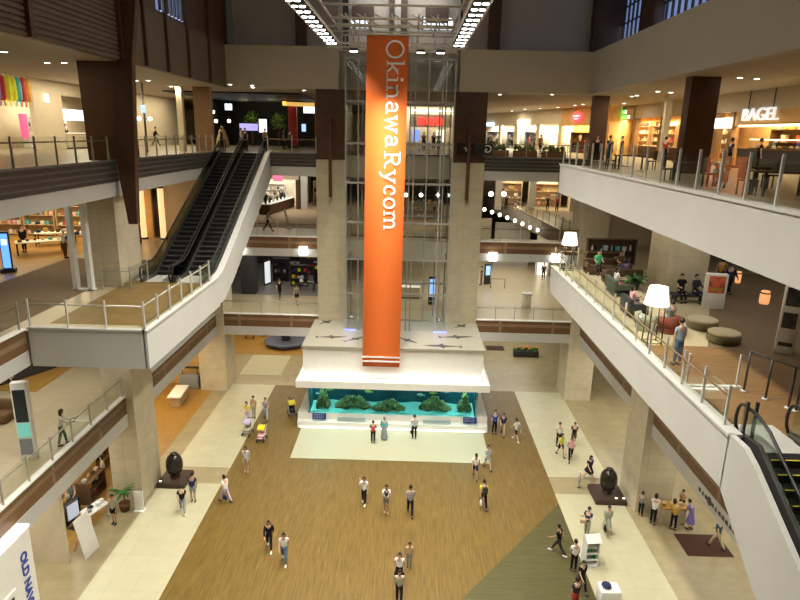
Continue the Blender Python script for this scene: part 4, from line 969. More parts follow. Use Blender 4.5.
def potted(p, h, label, kind='palm', potr=.3, potm=None, seed=1, trunk=True):
    rnd = random.Random(seed); t = thing('potted_plant', label, 'plant', p)
    MB().lathe([(potr*.75, 0), (potr, .42), (potr, .46), (potr*.85, .46), (potr*.8, .38), (0, .38)], n=16).build('pot', potm or gcol('brown'), t, False)
    lm_ = mat('leaf_green', (.05, .17, .03), .5, var=.3, scale=4); th = h*.55 if trunk else .45
    if trunk: MB().tube([(0, 0, .36), (.03, .02, h*.3), (0, 0, th)], [.05, .04, .035], 8).build('trunk', gcol('brown'), t, False)
    mb = MB()
    for k in range(20 if trunk else 34):
        a = rnd.uniform(0, 2*PI); L = h*rnd.uniform(.3, .48); e = rnd.uniform(.1, 1.2); pts = []
        for i in range(6):
            q = i/5; r = L*q*math.cos(e*.6); z = th+L*(math.sin(e)*q-.55*q*q); pts.append(Vector((math.cos(a)*r, math.sin(a)*r, z)))
        sd_ = Vector((-math.sin(a), math.cos(a), 0)); wv = [.02, .06, .08, .07, .05, .005]; o = len(mb.v)
        vs = []
        for q, w in zip(pts, wv): vs += [q-sd_*w+Vector((0, 0, -.02)), q+Vector((0, 0, .015)), q+sd_*w+Vector((0, 0, -.02))]
        mb.add(vs, [(3*i+j, 3*i+j+1, 3*i+j+4, 3*i+j+3) for i in range(5) for j in range(2)], 0, True)
    mb.build('leaves', lm_, t, False); return t
# ------------------------------------------------------------------ ground floor things
bronze = mat('dark_bronze', (.035, .028, .022), .22, .4, var=.2, scale=3); plinth_m = mat('plinth_wood', (.05, .028, .018), .5, var=.15)
def egg(cx, cy, label, w, d, spot):
    t = thing('egg_sculpture', label, 'sculpture', (cx, cy, .014), 0); t.scale = (.84, .84, .84)
    MB().rbox((0, 0, .16), (w, d, .32), .04).rbox((0, 0, .345), (w-.1, d-.1, .05), .02).build('pedestal', plinth_m, t, False)
    prof = [(.30, .37), (.34, .42), (.30, .50)]+[(.56*math.sin(PI*k/14)**.85+.02, .50+1.62*(1-math.cos(PI*k/14))/2) for k in range(1, 14)]+[(.20, 2.10), (.24, 2.16), (.18, 2.2), (0, 2.16)]
    MB().lathe(prof, n=24).build('urn_body', bronze, t, False)
    for x in spot:
        s = MB().lathe([(.10, 0), (.12, .06), (.09, .08)], (x, -d/2+.22, .37), 12).build('pedestal_lamp', steel, t, False); MB().lathe([(0, .085), (.07, .082)], (x, -d/2+.22, .37), 12).build('lamp_lens', glow('small_lens', (1, .95, .85), 4), s, False)
egg(-13.35, 31.75, 'dark bronze egg-shaped sculpture on a square pedestal by the left stone pier', 1.95, 1.95, (-.75,))
egg(11.75, 31.45, 'dark bronze egg-shaped sculpture on a square pedestal by the right stone pier', 2.1, 2.1, (.35, .85))
# tasting table
t = thing('tasting_table', 'pale counter with a wooden top and baskets beside the right stone pier', 'counter', (14.55, 29.35, 0))
MB().rbox((0, 0, .45), (1.3, .7, .9), .02).build('counter_body', beigew, t, False); MB().rbox((0, 0, .93), (1.4, .8, .06), .015).build('counter_top', gcol('mustard'), t, False)
for k in range(3): good('bowl', (14.1+.45*k, 29.35, .961), 0, 'tan', 'small tan bowl on the tasting table', 'bowls on the tasting table')
one('floor_mat', MB().rbox((15.4, 27.3, .012), (2.3, 1.75, .024), .01), mat('mat_brown', (.06, .022, .012), .9, var=.1), 'dark brown rectangular floor mat under the right gallery', 'mat')
# leaflet stand and white cart at the lower right
x, y = 9.12, 25.6
t = thing('leaflet_stand', 'tall white leaflet stand with a sloping roof on the wood floor edge', 'stand', (x, y, .014), math.radians(8)); t.scale = (.78, .9, .95)
MB().box(-.42, .42, -.3, .3, 0, .08).build('base', whitep, t, False)
for s in (-1, 1): MB().box(s*.40-.03, s*.40+.03, -.28, .28, .08, 1.45).build('side_panel', whitep, t, False)
for z in (.35, .72, 1.08): MB().box(-.37, .37, -.26, .26, z, z+.03).build('shelf_board', whitep, t, False)
MB().box(-.37, .37, .24, .28, .08, 1.45).build('back_panel', whitep, t, False)
MB().prism([(-.38, 1.45), (.38, 1.45), (.0, 1.78)], 'x', -.48, .48).build('roof', whitep, t, False)
for k in range(2):
    for j in range(3): good('folded', (x-.18+.18*j, y-.02, .014+.95*(.38+.37*k)+.002), 0, ('sage', 'grey', 'green')[(j+k) % 3], 'stack of leaflets in the white leaflet stand', 'leaflets in the white stand', .55)
t = thing('white_cart', 'low white cart at the bottom edge of the photo, lower right', 'cart', (9.2, 22.95, .014))
MB().rbox((0, 0, .50), (.9, .7, .8), .05).build('cart_body', whitep, t, False)
for sx in (-1, 1):
    for sy in (-1, 1): MB().tube([(sx*.34, sy*.26-.02, .05), (sx*.34, sy*.26+.02, .05)], .05, 10).build('wheel', charcoal, t, False)
one('round_cushion', MB().ball((9.05, 22.95, 1.02), (.22, .22, .10)), gcol('navy'), 'round dark navy cushion lying on the white cart', 'cushion')
# strollers
def stroller(px, py, rz, c1, c2, label):
    p = at(px, py, z=.014); t = thing('stroller', label, 'stroller', (p.x, p.y, .013), math.radians(rz))
    for sx in (-1, 1):
        for sy, r in ((-.32, .11), (.34, .10)):
            w = MB(); w.tube([(sx*.25+.025*math.copysign(1, sx)*k, sy, r) for k in (-1, 1)], r, 14); w.build('wheel', charcoal, t, False)
        MB().tube([(sx*.25, .34, .12), (sx*.24, -.05, .55), (sx*.23, -.45, 1.02)], .018, 6).build('frame_tube', steel, t, False)
        MB().tube([(sx*.25, -.32, .12), (sx*.24, -.05, .55)], .018, 6).build('frame_tube', steel, t, False)
    MB().tube([(-.23, -.45, 1.02), (.23, -.45, 1.02)], .022, 8).build('push_handle', charcoal, t, False)
    MB().rbox((0, .10, .42), (.42, .55, .12), .05).rbox((0, -.16, .66), (.42, .12, .48), .05).build('seat', gcol(c2), t, False)
    hd = MB(); n = 10
    vs = [(x, -.12+.36*math.sin(a)*(.6+.4), .72+.30*math.cos(a)) for a in [PI*.55*k/n-.5 for k in range(n+1)] for x in (-.24, .24)]
    hd.add(vs + [(x*.93, yy-.01, z-.025) for x, yy, z in vs], [(2*i, 2*i+1, 2*i+3, 2*i+2) for i in range(n)]+[(2*n+2+2*i, 2*n+4+2*i, 2*n+5+2*i, 2*n+3+2*i) for i in range(n)], 0, True)
    hd.build('canopy', gcol(c1), t, False); MB().rbox((0, .36, .32), (.38, .22, .05), .02).build('footrest', gcol(c2), t, False)
    MB().rbox((0, -.12, .28), (.36, .4, .14), .05).build('basket', charcoal, t, False)
    return t
stroller(262, 440, 175, 'yellow', 'pink', 'yellow and pink stroller at the front of the family group')
stroller(248, 434, 170, 'lavender', 'sage', 'lavender stroller beside the yellow and pink one')
stroller(292, 414, 200, 'yellow', 'charcoal', 'black stroller with a yellow canopy next to the aquarium corner')
person((-8.55, 41.6, .42), 20, 'small child in pink sitting in the black stroller by the aquarium', 'sit', ('tee', 'pink'), ('shorts', 'pink'), 'short', .5)
# back left: round bench with urn
t = thing('round_bench', 'blue-grey octagonal bench around a dark urn in the back left court', 'bench', (-11.7, 56.2, .013))
MB().lathe([(1.75, 0), (1.75, .12), (2.1, .22), (2.15, .42), (2.05, .46), (0, .46)], n=8, smooth=False).build('seat', mat('bench_blue', (.08, .10, .16), .5), t, False)
MB().lathe([(.45, .46), (.35, .6), (.55, .95), (.75, 1.25), (.70, 1.28), (.5, 1.0), (0, .9)], n=20).build('urn', charcoal, t, False)
t = thing('display_stand', 'small brown wooden stand in the back left court', 'stand', (-15.6, 57.6, .013))
MB().rbox((0, 0, .8), (.9, .5, .08), .02).build('board', gcol('brown'), t, False)
for s in (-1, 1): MB().box(s*.38-.04, s*.38+.04, -.2, .2, 0, .76).build('leg', gcol('brown'), t, False)
potted((-14.3, 58.6, .013), 1.3, 'low leafy plant behind the round bench in the back left court', trunk=False, seed=5)
# back right: planter with orange flowers, dark board, lit shop
t = thing('flower_planter', 'long dark planter box of orange flowers in the back right court', 'planter', (11.2, 54.6, 0))
MB().rbox((0, 0, .3), (2.3, .7, .6), .04).build('box', charcoal, t, False)
r_ = random.Random(3); lv = MB()
for k in range(30):
    x, y = r_.uniform(-1.05, 1.05), r_.uniform(-.28, .28); lv.ball((x, y, .62+r_.uniform(0, .14)), (.13, .13, .12), 0, 6, 5)
lv.build('leaves', MATS['leaf_green'] if 'leaf_green' in MATS else gcol('green'), t, False)
for k in range(14): MB().ball((r_.uniform(-1, 1), r_.uniform(-.25, .25), .84+r_.uniform(0, .1)), (.10, .10, .07), 0, 8, 6).build('flower', mat('flower_orange', (.75, .22, .04), .6), t, False)
one('floor_mat', MB().rbox((8.6, 56.6, .012), (1.7, 1.3, .024), .01), MATS['mat_brown'], 'small dark mat at the back of the right court', 'mat')
fr0 = Fr((15.2, 62, 0), -90)
fstruct('wall_shop', Fr((19.5, 72, 0), -90), MB().box(0, 22, 0, .2, 0, S1), beigew)
box_sign(Fr((17.6, 58, 0), -90), 0, 0, 2.6, .9, 2.0, '', 'tall lit white panel at the entrance of the back right ground shop', glow('panel_white', (.85, .92, 1), 1.6), name='lit_board')
t = table((17.9, 53.6, 0), 1.8, .7, .9, 'long narrow table along the back right ground shop front', whitep, 62, beigew)
one('glass_case', MB().rbox((15.0, 47.2+.3, .5), (.7, .7, 1.0), .02).rbox((15.0, 47.5, 1.04), (.8, .8, .08), .02), mat('case_grey', (.18, .15, .12), .3), 'small dark glass display case beside the far right pier', 'display case')
# ---- left ground shops
fl = Fr((-15.4, 34.0, 0), 90)
fstruct('wall_shop', fl, MB().box(-30, 15, 7.4, 7.6, 0, S1), goldw)
struct('wall_shop', MB().box(-22.5, -15.4, 46.1, 46.3, 0, S1), goldw)
struct('wall_shop_partition', MB().box(-21.5, -15.75, 24.5, 24.7, 0, S1), beigew)
t = thing('white_counter', 'white block counter on the orange wood floor of the far left ground shop', 'counter', (-17.15, 42.6, .013), math.radians(4))
MB().rbox((0, 0, .8), (1.0, 2.3, .14), .03).build('counter_top', whitep, t, False); MB().box(-.35, .35, -.95, .95, 0, .73).build('counter_body', gcol('tan'), t, False)
t = thing('dark_stand', 'low grey stand with a dark board at the back of the far left ground shop', 'stand', (-17.2, 45.3, .013))
MB().rbox((0, 0, .55), (1.5, .6, 1.1), .03).build('cabinet_body', gcol('grey'), t, False); MB().rbox((0, 0, 1.7), (1.5, .1, .16), .02).build('board', charcoal, t, False)
for s in (-1, 1): MB().box(s*.6-.03, s*.6+.03, -.03, .03, 1.1, 1.63).build('upright', charcoal, t, False)
one('sign_pillar', MB().rbox((-15.75, 33.6, .9), (.35, .35, 1.8), .03).rbox((-15.75, 33.6, 1.84), (.42, .42, .08), .02), charcoal, 'dark narrow pillar at the mouth of the far left ground shop', 'pillar')
fn = Fr((-16.4, 26.4, 0), 90)
fstruct('wall_shop', fn, MB().box(-1, 6.4, 7, 7.2, 0, S1), goldw)
CO = ['brown', 'charcoal', 'white', 'sage', 'tan', 'grey', 'mustard', 'red']
t, zs = shelf(fn, 6.0, 1.9, 1.7, 1.5, 3, 'wooden shelf unit with goods at the back of the left wood-floored shop', orangew, .9, face=0); fill(t, zs, 1.6, 4, ['box', 'bottle', 'folded'], CO, 'small goods on the wooden shelf unit in the left ground shop', 'goods on the left shop shelf', .8, False)
t, zs = shelf(fn, 3.6, 1.0, 1.7, 1.3, 3, 'brown shelf unit in the middle of the left wood-floored shop', gcol('brown'), .8); fill(t, zs, 1.6, 4, ['box', 'bag', 'folded'], CO, 'goods on the brown shelf unit deep in the left ground shop', 'goods on the brown left shop shelf', .8, False)
t, zs = shelf(fn, 1.3, 1.3, 1.6, 1.0, 2, 'low dark display unit near the front of the left wood-floored shop', charcoal, .9); fill(t, zs, 1.5, 4, ['box', 'bag', 'folded', 'bottle'], CO, 'goods on the low dark unit of the left ground shop', 'goods on the low left shop unit', .85, False)
t = table((-16.15, 27.9, 0), 1.3, .75, .75, 'white display table with dark goods at the left shop entrance', whitep, 70); on_table(t, 1.2, .7, .75, 4, ['folded', 'box'], ['charcoal', 'grey', 'white'], 'small dark goods on the white table of the left shop', 'goods on the white entrance table', .8)
t = thing('display_screen', 'pale blue screen standing at the left shop entrance', 'screen', (-16.9, 27.2, .0), math.radians(70))
MB().rbox((0, 0, 1.0), (.75, .08, .95), .02).build('screen_case', charcoal, t, False); MB().box(-.33, .33, -.05, -.041, .58, 1.42).build('screen_glass', glow('screen_pale', (.45, .5, .62), .6), t, False); MB().box(-.05, .05, -.04, .04, 0, .55).build('stand', charcoal, t, False); MB().box(-.25, .25, -.2, .2, 0, .03).build('base', charcoal, t, False)
t = thing('easel_sign', 'white board leaning beside the entrance of the left ground shop', 'sign', (-15.2, 25.3, 0), math.radians(80))
b = MB().rbox((0, 0, 0), (1.0, .06, 2.0), .02); b.v = [(x, y+z*.22, z+1.0) for x, y, z in b.v]; b.build('board', whitep, t, False); MB().tube([(0, .25, 1.6), (0, .75, 0)], .03, 6).build('prop', steel, t, False)
potted((-15.0, 29.1-.3, 0), 2.0, 'small palm in a brown pot against the left stone pier', seed=9)
t = thing('white_post_sign', 'white menu stand beside the small palm', 'stand', (-14.2, 28.8, 0))
MB().rbox((0, 0, .62), (.5, .1, 1.15), .03).build('panel', whitep, t, False); MB().rbox((0, 0, .03), (.55, .4, .06), .02).build('base', whitep, t, False)
# sign wall with rotated lettering at the lower left
t = thing('sign_wall', 'white shop sign wall with blue vertical lettering at the lower left corner', 'sign', (-14.4, 18.0, 0))
MB().box(-14.6, -14.2, 15.5, 20.0, 0, 5.3).build('panel', whitep, t)
MB().box(-14.62, -14.18, 15.5, 20.02, 5.3, 5.38).build('top_light', glow('edge_light', (1, .96, .88), 2.2), t)
me = text_mesh('OLD NAVY', .50, .03, 1.0, .012, 'LEFT')
me.transform(Matrix.Translation(-t.location) @ frame((-14.18, 19.45, 4.55), (0, 0, -1), (0, 1, 0))); link('lettering', me, mat('sign_blue', (.03, .06, .38), .5, var=0), t)
w = MB().box(-14.22, -14.12, 15.5, 18.75, 0, 3.55).build('window_surround', whitep, t); MB().box(-14.13, -14.10, 15.5, 18.55, .2, 3.35).build('dark_glass', mat('window_dark', (.03, .03, .05), .1), w)
# right ground: long frieze of pictograms on the white band, shop wall behind
struct('wall_shop', MB().box(20, 20.2, 10, 46, 0, S1), beigew)
fz = MB(); r2 = random.Random(5); Lx = XR-.141
t = thing('pictogram_frieze', 'row of small dark pictograms on the white band under the right second storey', 'sign', (XR-.15, 22, 5.0))
pm = mat('print_dark', (.06, .05, .045), .6, var=0)
y = 26.4
y = 24.6
for k in range(20):
    y -= .30
    if k in (3, 11, 19): MB().tube([(Lx-.004, y, 5.05), (Lx+.004, y, 5.05)], .20, 16).build('pictogram', pm, t)
    elif k % 4 == 1: MB().prism([(y-.12, 4.95), (y+.12, 4.95), (y, 5.2)], 'x', Lx-.006, Lx+.002).build('pictogram', pm, t)
    else: MB().prism([(y-.13, 4.96), (y+.10, 4.96), (y+.13, 5.12), (y-.08, 5.16)], 'x', Lx-.006, Lx+.002).build('pictogram', pm, t)
# ------------------------------------------------------------------ second storey
kb = Fr((-16.15, 23.3, F2), 35)
t = thing('info_pillar', 'white framed info pillar with a dark screen on the left second storey', 'pillar', (-16.0, 23.3, F2), math.radians(12))
MB().rbox((0, 0, 1.75), (.62, .32, 3.5), .03).build('pillar_case', whitep, t, False); MB().box(-.24, .24, -.18, -.165, 1.75, 3.2).build('dark_screen', mat('screen_dark', (.02, .03, .04), .15), t, False)
MB().box(-.24, .24, -.18, -.165, 1.05, 1.7).build('teal_panel', glow('teal_glow', (.2, .62, .55), .35), t, False); MB().box(-.24, .24, -.18, -.165, .25, .98).build('lower_panel', gcol('grey'), t, False)
f2 = Fr((-19.9, 30, F2), 90)
struct('floor_left_kiosk', MB().box(-27, -19.7, 30, 38, F2, F2+.012), orangew)
counter(Fr((-21.6, 32.2, F2), 62), -1.6, 1.6, -.4, .4, 1.1, 'long dark kiosk counter on the left second storey', charcoal, charcoal)
counter(Fr((-20.9, 35.6, F2), 20), -1.3, 1.3, -.4, .4, 1.15, 'dark counter at the far end of the left second storey kiosk', gcol('brown'), charcoal)
person((-20.9, 29.8, F2), 300, 'person in black standing at the dark kiosk on the left second storey', 'stand', ('long', 'black'), ('trousers', 'black'), 'short', 1.05)
person((-21.4, 36.6, F2), 200, 'person in dark clothes behind the far dark kiosk counter', 'stand', ('tee', 'charcoal'), ('trousers', 'black'), 'short')
one('dark_armchair', MB().rbox((-19.4, 26.6, F2+.25), (1.0, .9, .45), .1).rbox((-19.4, 27.0, F2+.6), (1.0, .22, .75), .08), gcol('brown'), 'dark brown armchair on the left second storey near the photo border', 'chair')
struct('wall_left_second', MB().box(-27.2, -27, -2, 60, F2, S2), beigew)
# dark shop at the back left
fd = Fr((-16.6, 51.3, F2), 0)
struct('wall_shop', MB().box(-17.4, -6.6, 64, 64.2, F2, S2), mat('dark_wall', (.05, .045, .04), .7)); struct('wall_shop', MB().box(-17.4, -17.2, 51, 64, F2, S2), MATS['dark_wall'])
struct('wall_pier_dark', MB().box(-14.4, -13.2, 51.2, 52.2, F2, S2), charcoal)
DK = ['black', 'charcoal', 'grey', 'white', 'red', 'brown', 'navy', 'lime']
for k, (x, y, w, h, nm) in enumerate(((4.6, 5.2, 1.5, 2.2, 'rack of dark goods left of the aisle in the dark shop'), (6.6, 3.4, 1.5, 2.0, 'rack of dark goods in the middle of the dark shop'), (8.6, 4.4, 1.6, 2.1, 'rack of dark goods at the right of the dark shop'), (7.6, 8.0, 2.2, 2.4, 'tall rack of dark goods at the back of the dark shop'), (4.9, 9.0, 1.6, 2.4, 'tall rack of dark goods at the back left of the dark shop'))):
    t, zs = shelf(fd, x, y, w, h, 4, nm, charcoal, .6); fill(t, zs, w-.1, 5, ['shoe', 'folded', 'box', 'bag'], DK, 'small goods on the ' + nm.replace('rack of dark goods', 'dark rack'), 'goods on the ' + nm.split(' of ')[0]+' %s' % ('a', 'b', 'c', 'd', 'e')[k], 1., True)
box_sign(fd, 7.6, 7.4, 3.0, 1.0, .55, '', 'small lit screen hanging above the racks of the dark shop', glow('screen_white', (.85, .95, 1), 2.2), name='hanging_screen')
t = thing('tall_mirror', 'tall black framed mirror near the entrance of the dark shop', 'mirror', fd.P(3.6, 3.6), math.radians(70))
MB().rbox((0, 0, 1.15), (1.1, .08, 2.3), .02).build('mirror_frame', black, t, False); MB().box(-.45, .45, -.05, -.042, .15, 2.15).build('mirror_glass', glow('mirror_pale', (.75, .8, .85), .8), t, False)
t = table(fd.P(7.6, 1.5), 1.4, .8, .8, 'dark display table at the entrance of the dark shop', charcoal); on_table(t, 1.3, .8, .8, 4, ['folded', 'bag', 'shoe'], DK, 'goods on the dark entrance table of the second storey shop', 'goods on the dark entrance table')
potted(fd.P(9.8, .4), 1.4, 'leafy plant in a dark pot at the right of the dark shop entrance', trunk=False, potm=charcoal, seed=12)
# back right second storey
struct('wall_back_second', MB().box(-4, 9.2, 69, 69.2, F2, S2), beigew); struct('wall_back_second', MB().box(9.2, 13.0, 66, 66.2, F2, S2), mat('grey_shutter', (.35, .31, .25), .6)); struct('wall_back_second', MB().box(13, 30, 62, 62.2, F2, S2), beigew)
t = thing('lit_doorway', 'narrow brightly lit doorway at the back of the right second storey', 'doorway', (13.6, 61.6, F2))
MB().box(-.65, -.5, -.1, .3, 0, 2.6).box(.5, .65, -.1, .3, 0, 2.6).box(-.65, .65, -.1, .3, 2.6, 2.75).build('door_frame', whitep, t, False); MB().box(-.5, .5, .25, .3, 0, 2.6).build('lit_panel', glow('door_glow', (1, .88, .66), 1.6), t, False)
t = thing('waste_bin', 'round pale waste bin with an open top on the right second storey', 'bin', (9.84, 49.4, F2))
MB().lathe([(.36, 0), (.38, .05), (.40, 1.1)], n=24).build('bin_body', gcol('cream'), t, False); MB().lathe([(.42, 1.1), (.42, 1.22), (.28, 1.24), (.26, 1.12), (0, 1.05)], n=24).build('bin_rim', gcol('white'), t, False)
t = thing('info_terminal', 'dark info terminal with a pale blue screen right of the right shaft pier', 'screen', (7.5, 57.2, F2), .3)
MB().rbox((0, 0, 1.0), (.6, .25, 2.0), .03).build('terminal_case', charcoal, t, False); MB().box(-.22, .22, -.14, -.128, .9, 1.8).build('screen_glass', glow('screen_blue', (.3, .5, .9), 1.2), t, False)
t = thing('barrier_rail', 'thin metal barrier next to the info terminal on the second storey', 'barrier', (8.3, 55.6, F2))
for x in (-.65, .65): MB().tube([(x, 0, 0), (x, 0, .9)], .03, 8).build('upright', dsteel, t, False)
MB().tube([(-.65, 0, .9), (.65, 0, .9)], .03, 8).build('top_bar', dsteel, t, False)
t = thing('info_terminal', 'info screen glowing blue behind the lift shaft on the second storey', 'screen', (2.0, 49.4, F2))
MB().rbox((0, 0, 1.2), (.62, .15, 2.4), .03).build('terminal_case', charcoal, t, False); MB().box(-.24, .24, -.09, -.078, .7, 2.2).build('screen_glass', MATS['screen_blue'], t, False)
counter(Fr((-.2, 51.5, F2), 0), -1.2, 1.2, -.35, .35, 1.0, 'pale counter behind the lift shaft on the second storey', beigew, whitep)
# paper-white square lamps on the third storey fascia
for px, py in ((240, 250.5), (303, 251), (493, 257), (556, 258)):
    p = at(px, py, y=44.6); t = thing('square_wall_lamp', 'glowing white square lamp on the third storey back fascia, %s' % {240: 'beside the escalator', 303: 'beside the left shaft pier', 493: 'beside the right shaft pier', 556: 'at the far right end'}[px], 'lamp', (p.x, 44.7, p.z), 0, 'square lamps on the back fascia')
    MB().rbox((0, 0, 0), (.62, .26, .62), .05).build('shade', glow('shade_white', (1, .97, .9), 5), t, False); MB().box(-.2, .2, .12, .16, -.2, .2).build('bracket', steel, t, False)
# ------------------------------------------------------------------ third storey, left shop
f3 = Fr((-33, 44, F3), 0)
struct('wall_shop', MB().box(-33, -18.6, 44, 44.2, F3, S3), goldw)
CL = ['white', 'cream', 'tan', 'red', 'mustard', 'grey', 'pink', 'brown', 'teal', 'navy']
for k, (x, w, nm) in enumerate(((4.0, 2.2, 'left'), (6.4, 2.2, 'middle'), (8.8, 2.2, 'right'), (11.2, 2.0, 'far right'))):
    t, zs = shelf(f3, x, -.35, w, 3.6, 6, f'tall pale wall shelf at the {nm} of the left third storey shop', gcol('tan'), .5); fill(t, zs, w-.1, 6, ['folded', 'box', 'bag', 'bowl'], CL, f'small goods on the {nm} wall shelf of the left third storey shop', f'goods on the {nm} wall shelf', .9, False)
p = Vector((-22.9, 37.2, F3+.012)); t = table(p, 2.6, 1.1, .8, 'long pale shop table with thin dark legs on the left third storey', gcol('cream'), 35, charcoal); on_table(t, 2.5, 1.0, .8, 6, ['folded', 'bowl'], CL, 'small goods laid on the long pale table of the left third storey', 'goods on the long pale table', .8)
t = table((-23.6, 40.2, F3+.012), 2.4, 1.0, .85, 'second pale shop table behind the long one on the left third storey', gcol('cream'), 20, charcoal); on_table(t, 2.3, 1.0, .85, 6, ['folded', 'box'], CL, 'small goods laid on the second table of the left third storey', 'goods on the second pale table', .9)
t, zs = shelf(f3, 6.0, -5.8, 1.6, 1.8, 4, 'dark rack of goods left of the tables on the left third storey', charcoal, .5); fill(t, zs, 1.5, 4, ['bag', 'box', 'folded'], ['black', 'brown', 'white', 'charcoal', 'green'], 'goods on the dark rack of the left third storey', 'goods on the dark rack of the third storey')
p = at(9, 272, z=F3); t = thing('blue_light_sign', 'narrow upright blue glowing sign at the left border of the third storey', 'sign', (p.x, p.y, F3), math.radians(20))
MB().rbox((0, 0, 1.15), (.46, .22, 2.1), .04).build('sign_case', charcoal, t, False); MB().box(-.18, .18, -.125, -.112, .25, 2.1).build('sign_face', glow('sign_blue_glow', (.10, .28, .9), 2.0), t, False); MB().box(-.12, .12, -.13, -.124, 1.5, 1.8).build('emblem', glow('sign_pale_glow', (.7, .8, 1), 2.0), t, False); MB().box(-.35, .35, -.25, .25, 0, .2).build('base', charcoal, t, False)
t = thing('white_portal', 'white free-standing portal frame beside the stone pier on the third storey', 'frame', (-15.75, 28.7, F3+.012))
for x in (-.36, .36): MB().box(x-.11, x+.11, -.15, .15, 0, 4.5).build('upright', whitep, t, False)
MB().box(-.55, .55, -.15, .15, 0, .06).build('base', whitep, t, False)
struct('wall_shop', MB().box(-18.6, -16.9, 46.2, 46.4, F3, S3), goldw); struct('wall_third_left', MB().box(-17.9, -14.9, 44.6, 44.8, F3, S3), beigew)
for x, nm in ((-19.6, 'left'), (-18.2, 'right')):
    t = thing('light_column', f'{nm} of two glowing warm light columns behind the stone pier on the third storey', 'lamp', (x+.6, 43.3, F3))
    MB().lathe([(.28, 0), (.28, .1), (.2, .12)], n=14).build('base', charcoal, t, False); MB().lathe([(.2, .12), (.2, 3.6)], n=14).build('light_tube', glow('warm_tube', (1, .55, .25), 1.3), t, False); MB().lathe([(.22, 3.6), (.22, 3.75)], n=14).build('cap', charcoal, t, False)
t, zs = shelf(Fr((-19.3, 41.4, F3), 0), 0, 0, 1.6, 1.3, 3, 'low shelf unit in front of the glowing columns', gcol('brown'), .5); fill(t, zs, 1.5, 4, ['bag', 'folded', 'box'], CL, 'goods on the low shelf in front of the glowing columns', 'goods by the light columns')
# third storey, back left white shop
fw = Fr((-22, 69.5, F3), 0)
struct('wall_shop', MB().box(-22, -11.6, 69.5, 69.7, F3, S3), mat('lit_wall', (.80, .75, .64), .6)); struct('wall_shop_side', MB().box(-11.6, -11.2, 62.5, 69.7, F3, S3), gcol('brown')); struct('wall_pier_white', MB().box(-11.1, -10.5, 62.5, 63.3, F3, S3), whitep)
struct('wall_shop_header', MB().box(-24, -11.2, 61.8, 62.0, 15.3, S3), beigew)
box_sign(Fr((-13.2, 61.7, 15.5), 0), 0, 0, 0, .9, .75, '', 'small square pink sign above the white shop on the third storey', glow('pink_sign', (1, .12, .22), 1.4))
counter(Fr((-13.2, 61.2, F3), 90-8), -3.6, 3.6, -.55, .55, 1.0, 'long brown counter with a white top in the white third storey shop', gcol('brown'), whitep)
counter(Fr((-17.5, 57.5, F3), 62), -3.0, 3.0, -.5, .5, 1.0, 'second white-topped counter near the escalator head on the third storey', gcol('brown'), whitep)
for k in range(7):
    q = Fr((-13.2, 61.2, F3), 82).P(-3.2+k*1.05, .0, 1.001); good('bottle', q, 0, ('black', 'charcoal', 'white', 'brown')[k % 4], 'small dark bottle on the long white-topped counter', 'bottles on the white-topped counter', 1.6)
t, zs = shelf(fw, 6.2, -.4, 3.4, 2.0, 4, 'white lit wall shelf at the back of the white third storey shop', whitep, .4); fill(t, zs, 3.2, 8, ['bottle', 'box', 'bag'], ['black', 'charcoal', 'white', 'cream', 'tan'], 'small goods on the lit shelf of the white third storey shop', 'goods on the lit white shelf')
for x, y, c, nm in ((-14.9, 63.4, 'black', 'black'), (-13.9, 66.5, 'charcoal', 'charcoal')):
    person((x, y, F3), 180, f'shop assistant dressed in {nm} in the white third storey shop', 'stand', ('long', c), ('trousers', c), 'short')
t, zs = shelf(Fr((-9.5, 66, F3), 0), 0, 0, 1.6, 2.6, 5, 'rack of dark and red goods right of the white shop on the third storey', gcol('tan'), .5); fill(t, zs, 1.5, 4, ['bag', 'garment', 'folded'], ['black', 'red', 'white', 'brown'], 'goods on the rack right of the white third storey shop', 'goods right of the white shop', .8)
t = thing('leaning_board', 'narrow white board leaning on the back left third storey floor', 'board', (-10.2, 49.8, F3)); b = MB().rbox((0, 0, .75), (.16, .06, 1.6), .02); b.v = [(x+(1.5-z)*.25, y, z) for x, y, z in b.v]; b.build('board', whitep, t, False); MB().rbox((0.35, 0, .03), (.5, .4, .06), .02).build('base', steel, t, False)
# third storey, back right
for k in range(9):
    px = 481+k*7.75; py = 207+[0, 2.6, 5.2, 8, 10.8, 13.8, 17, 20.6, 23.2][k]
    Y = 88-k*4.4; p = at(px, py, y=Y) if k < 9 else None
    p = at(px, py, z=11.55)
    t = thing('globe_lamp', 'glowing white globe lamp in a row under the diagonal edge of the back right void', 'lamp', (p.x-.5, p.y, 11.3), 0, 'globe lamps under the diagonal edge')
    r = .15*p.y/55
    MB().ball((0, 0, .25), (r, r, r*1.15), 0, 14, 10).build('globe', glow('globe_white', (1, .95, .85), 6), t, False); MB().tube([(0, 0, .25+r), (0, 0, .75)], .02, 6).build('stem', dsteel, t, False)
fq = Fr((9.3, 80, F3), 0)
struct('wall_shop', MB().box(9, 40, 83, 83.2, F3, S3), beigew)
for k, (a, b, nm) in enumerate(((9.9, 12.6, 'first'), (13.4, 17.0, 'second'), (17.8, 21.5, 'third'))):
    struct('wall_shop', MB().box(a, b, 70.5, 70.7, F3, S3-.5), mat('shop_wall_%d' % k, ((.75, .6, .42), (.85, .72, .52), (.7, .5, .3))[k], .6))
    t, zs = shelf(Fr(((a+b)/2, 69.9, F3), 0), 0, 0, b-a-.4, 2.6, 4, f'wall rack of coloured clothes in the {nm} back right shop of the third storey', gcol('tan'), .5); fill(t, zs, b-a-.6, 6, ['garment', 'folded', 'bag'], CL+['blue', 'red', 'black'], f'clothes on the wall rack of the {nm} back right shop', f'clothes in the {nm} back right shop', .75, True)
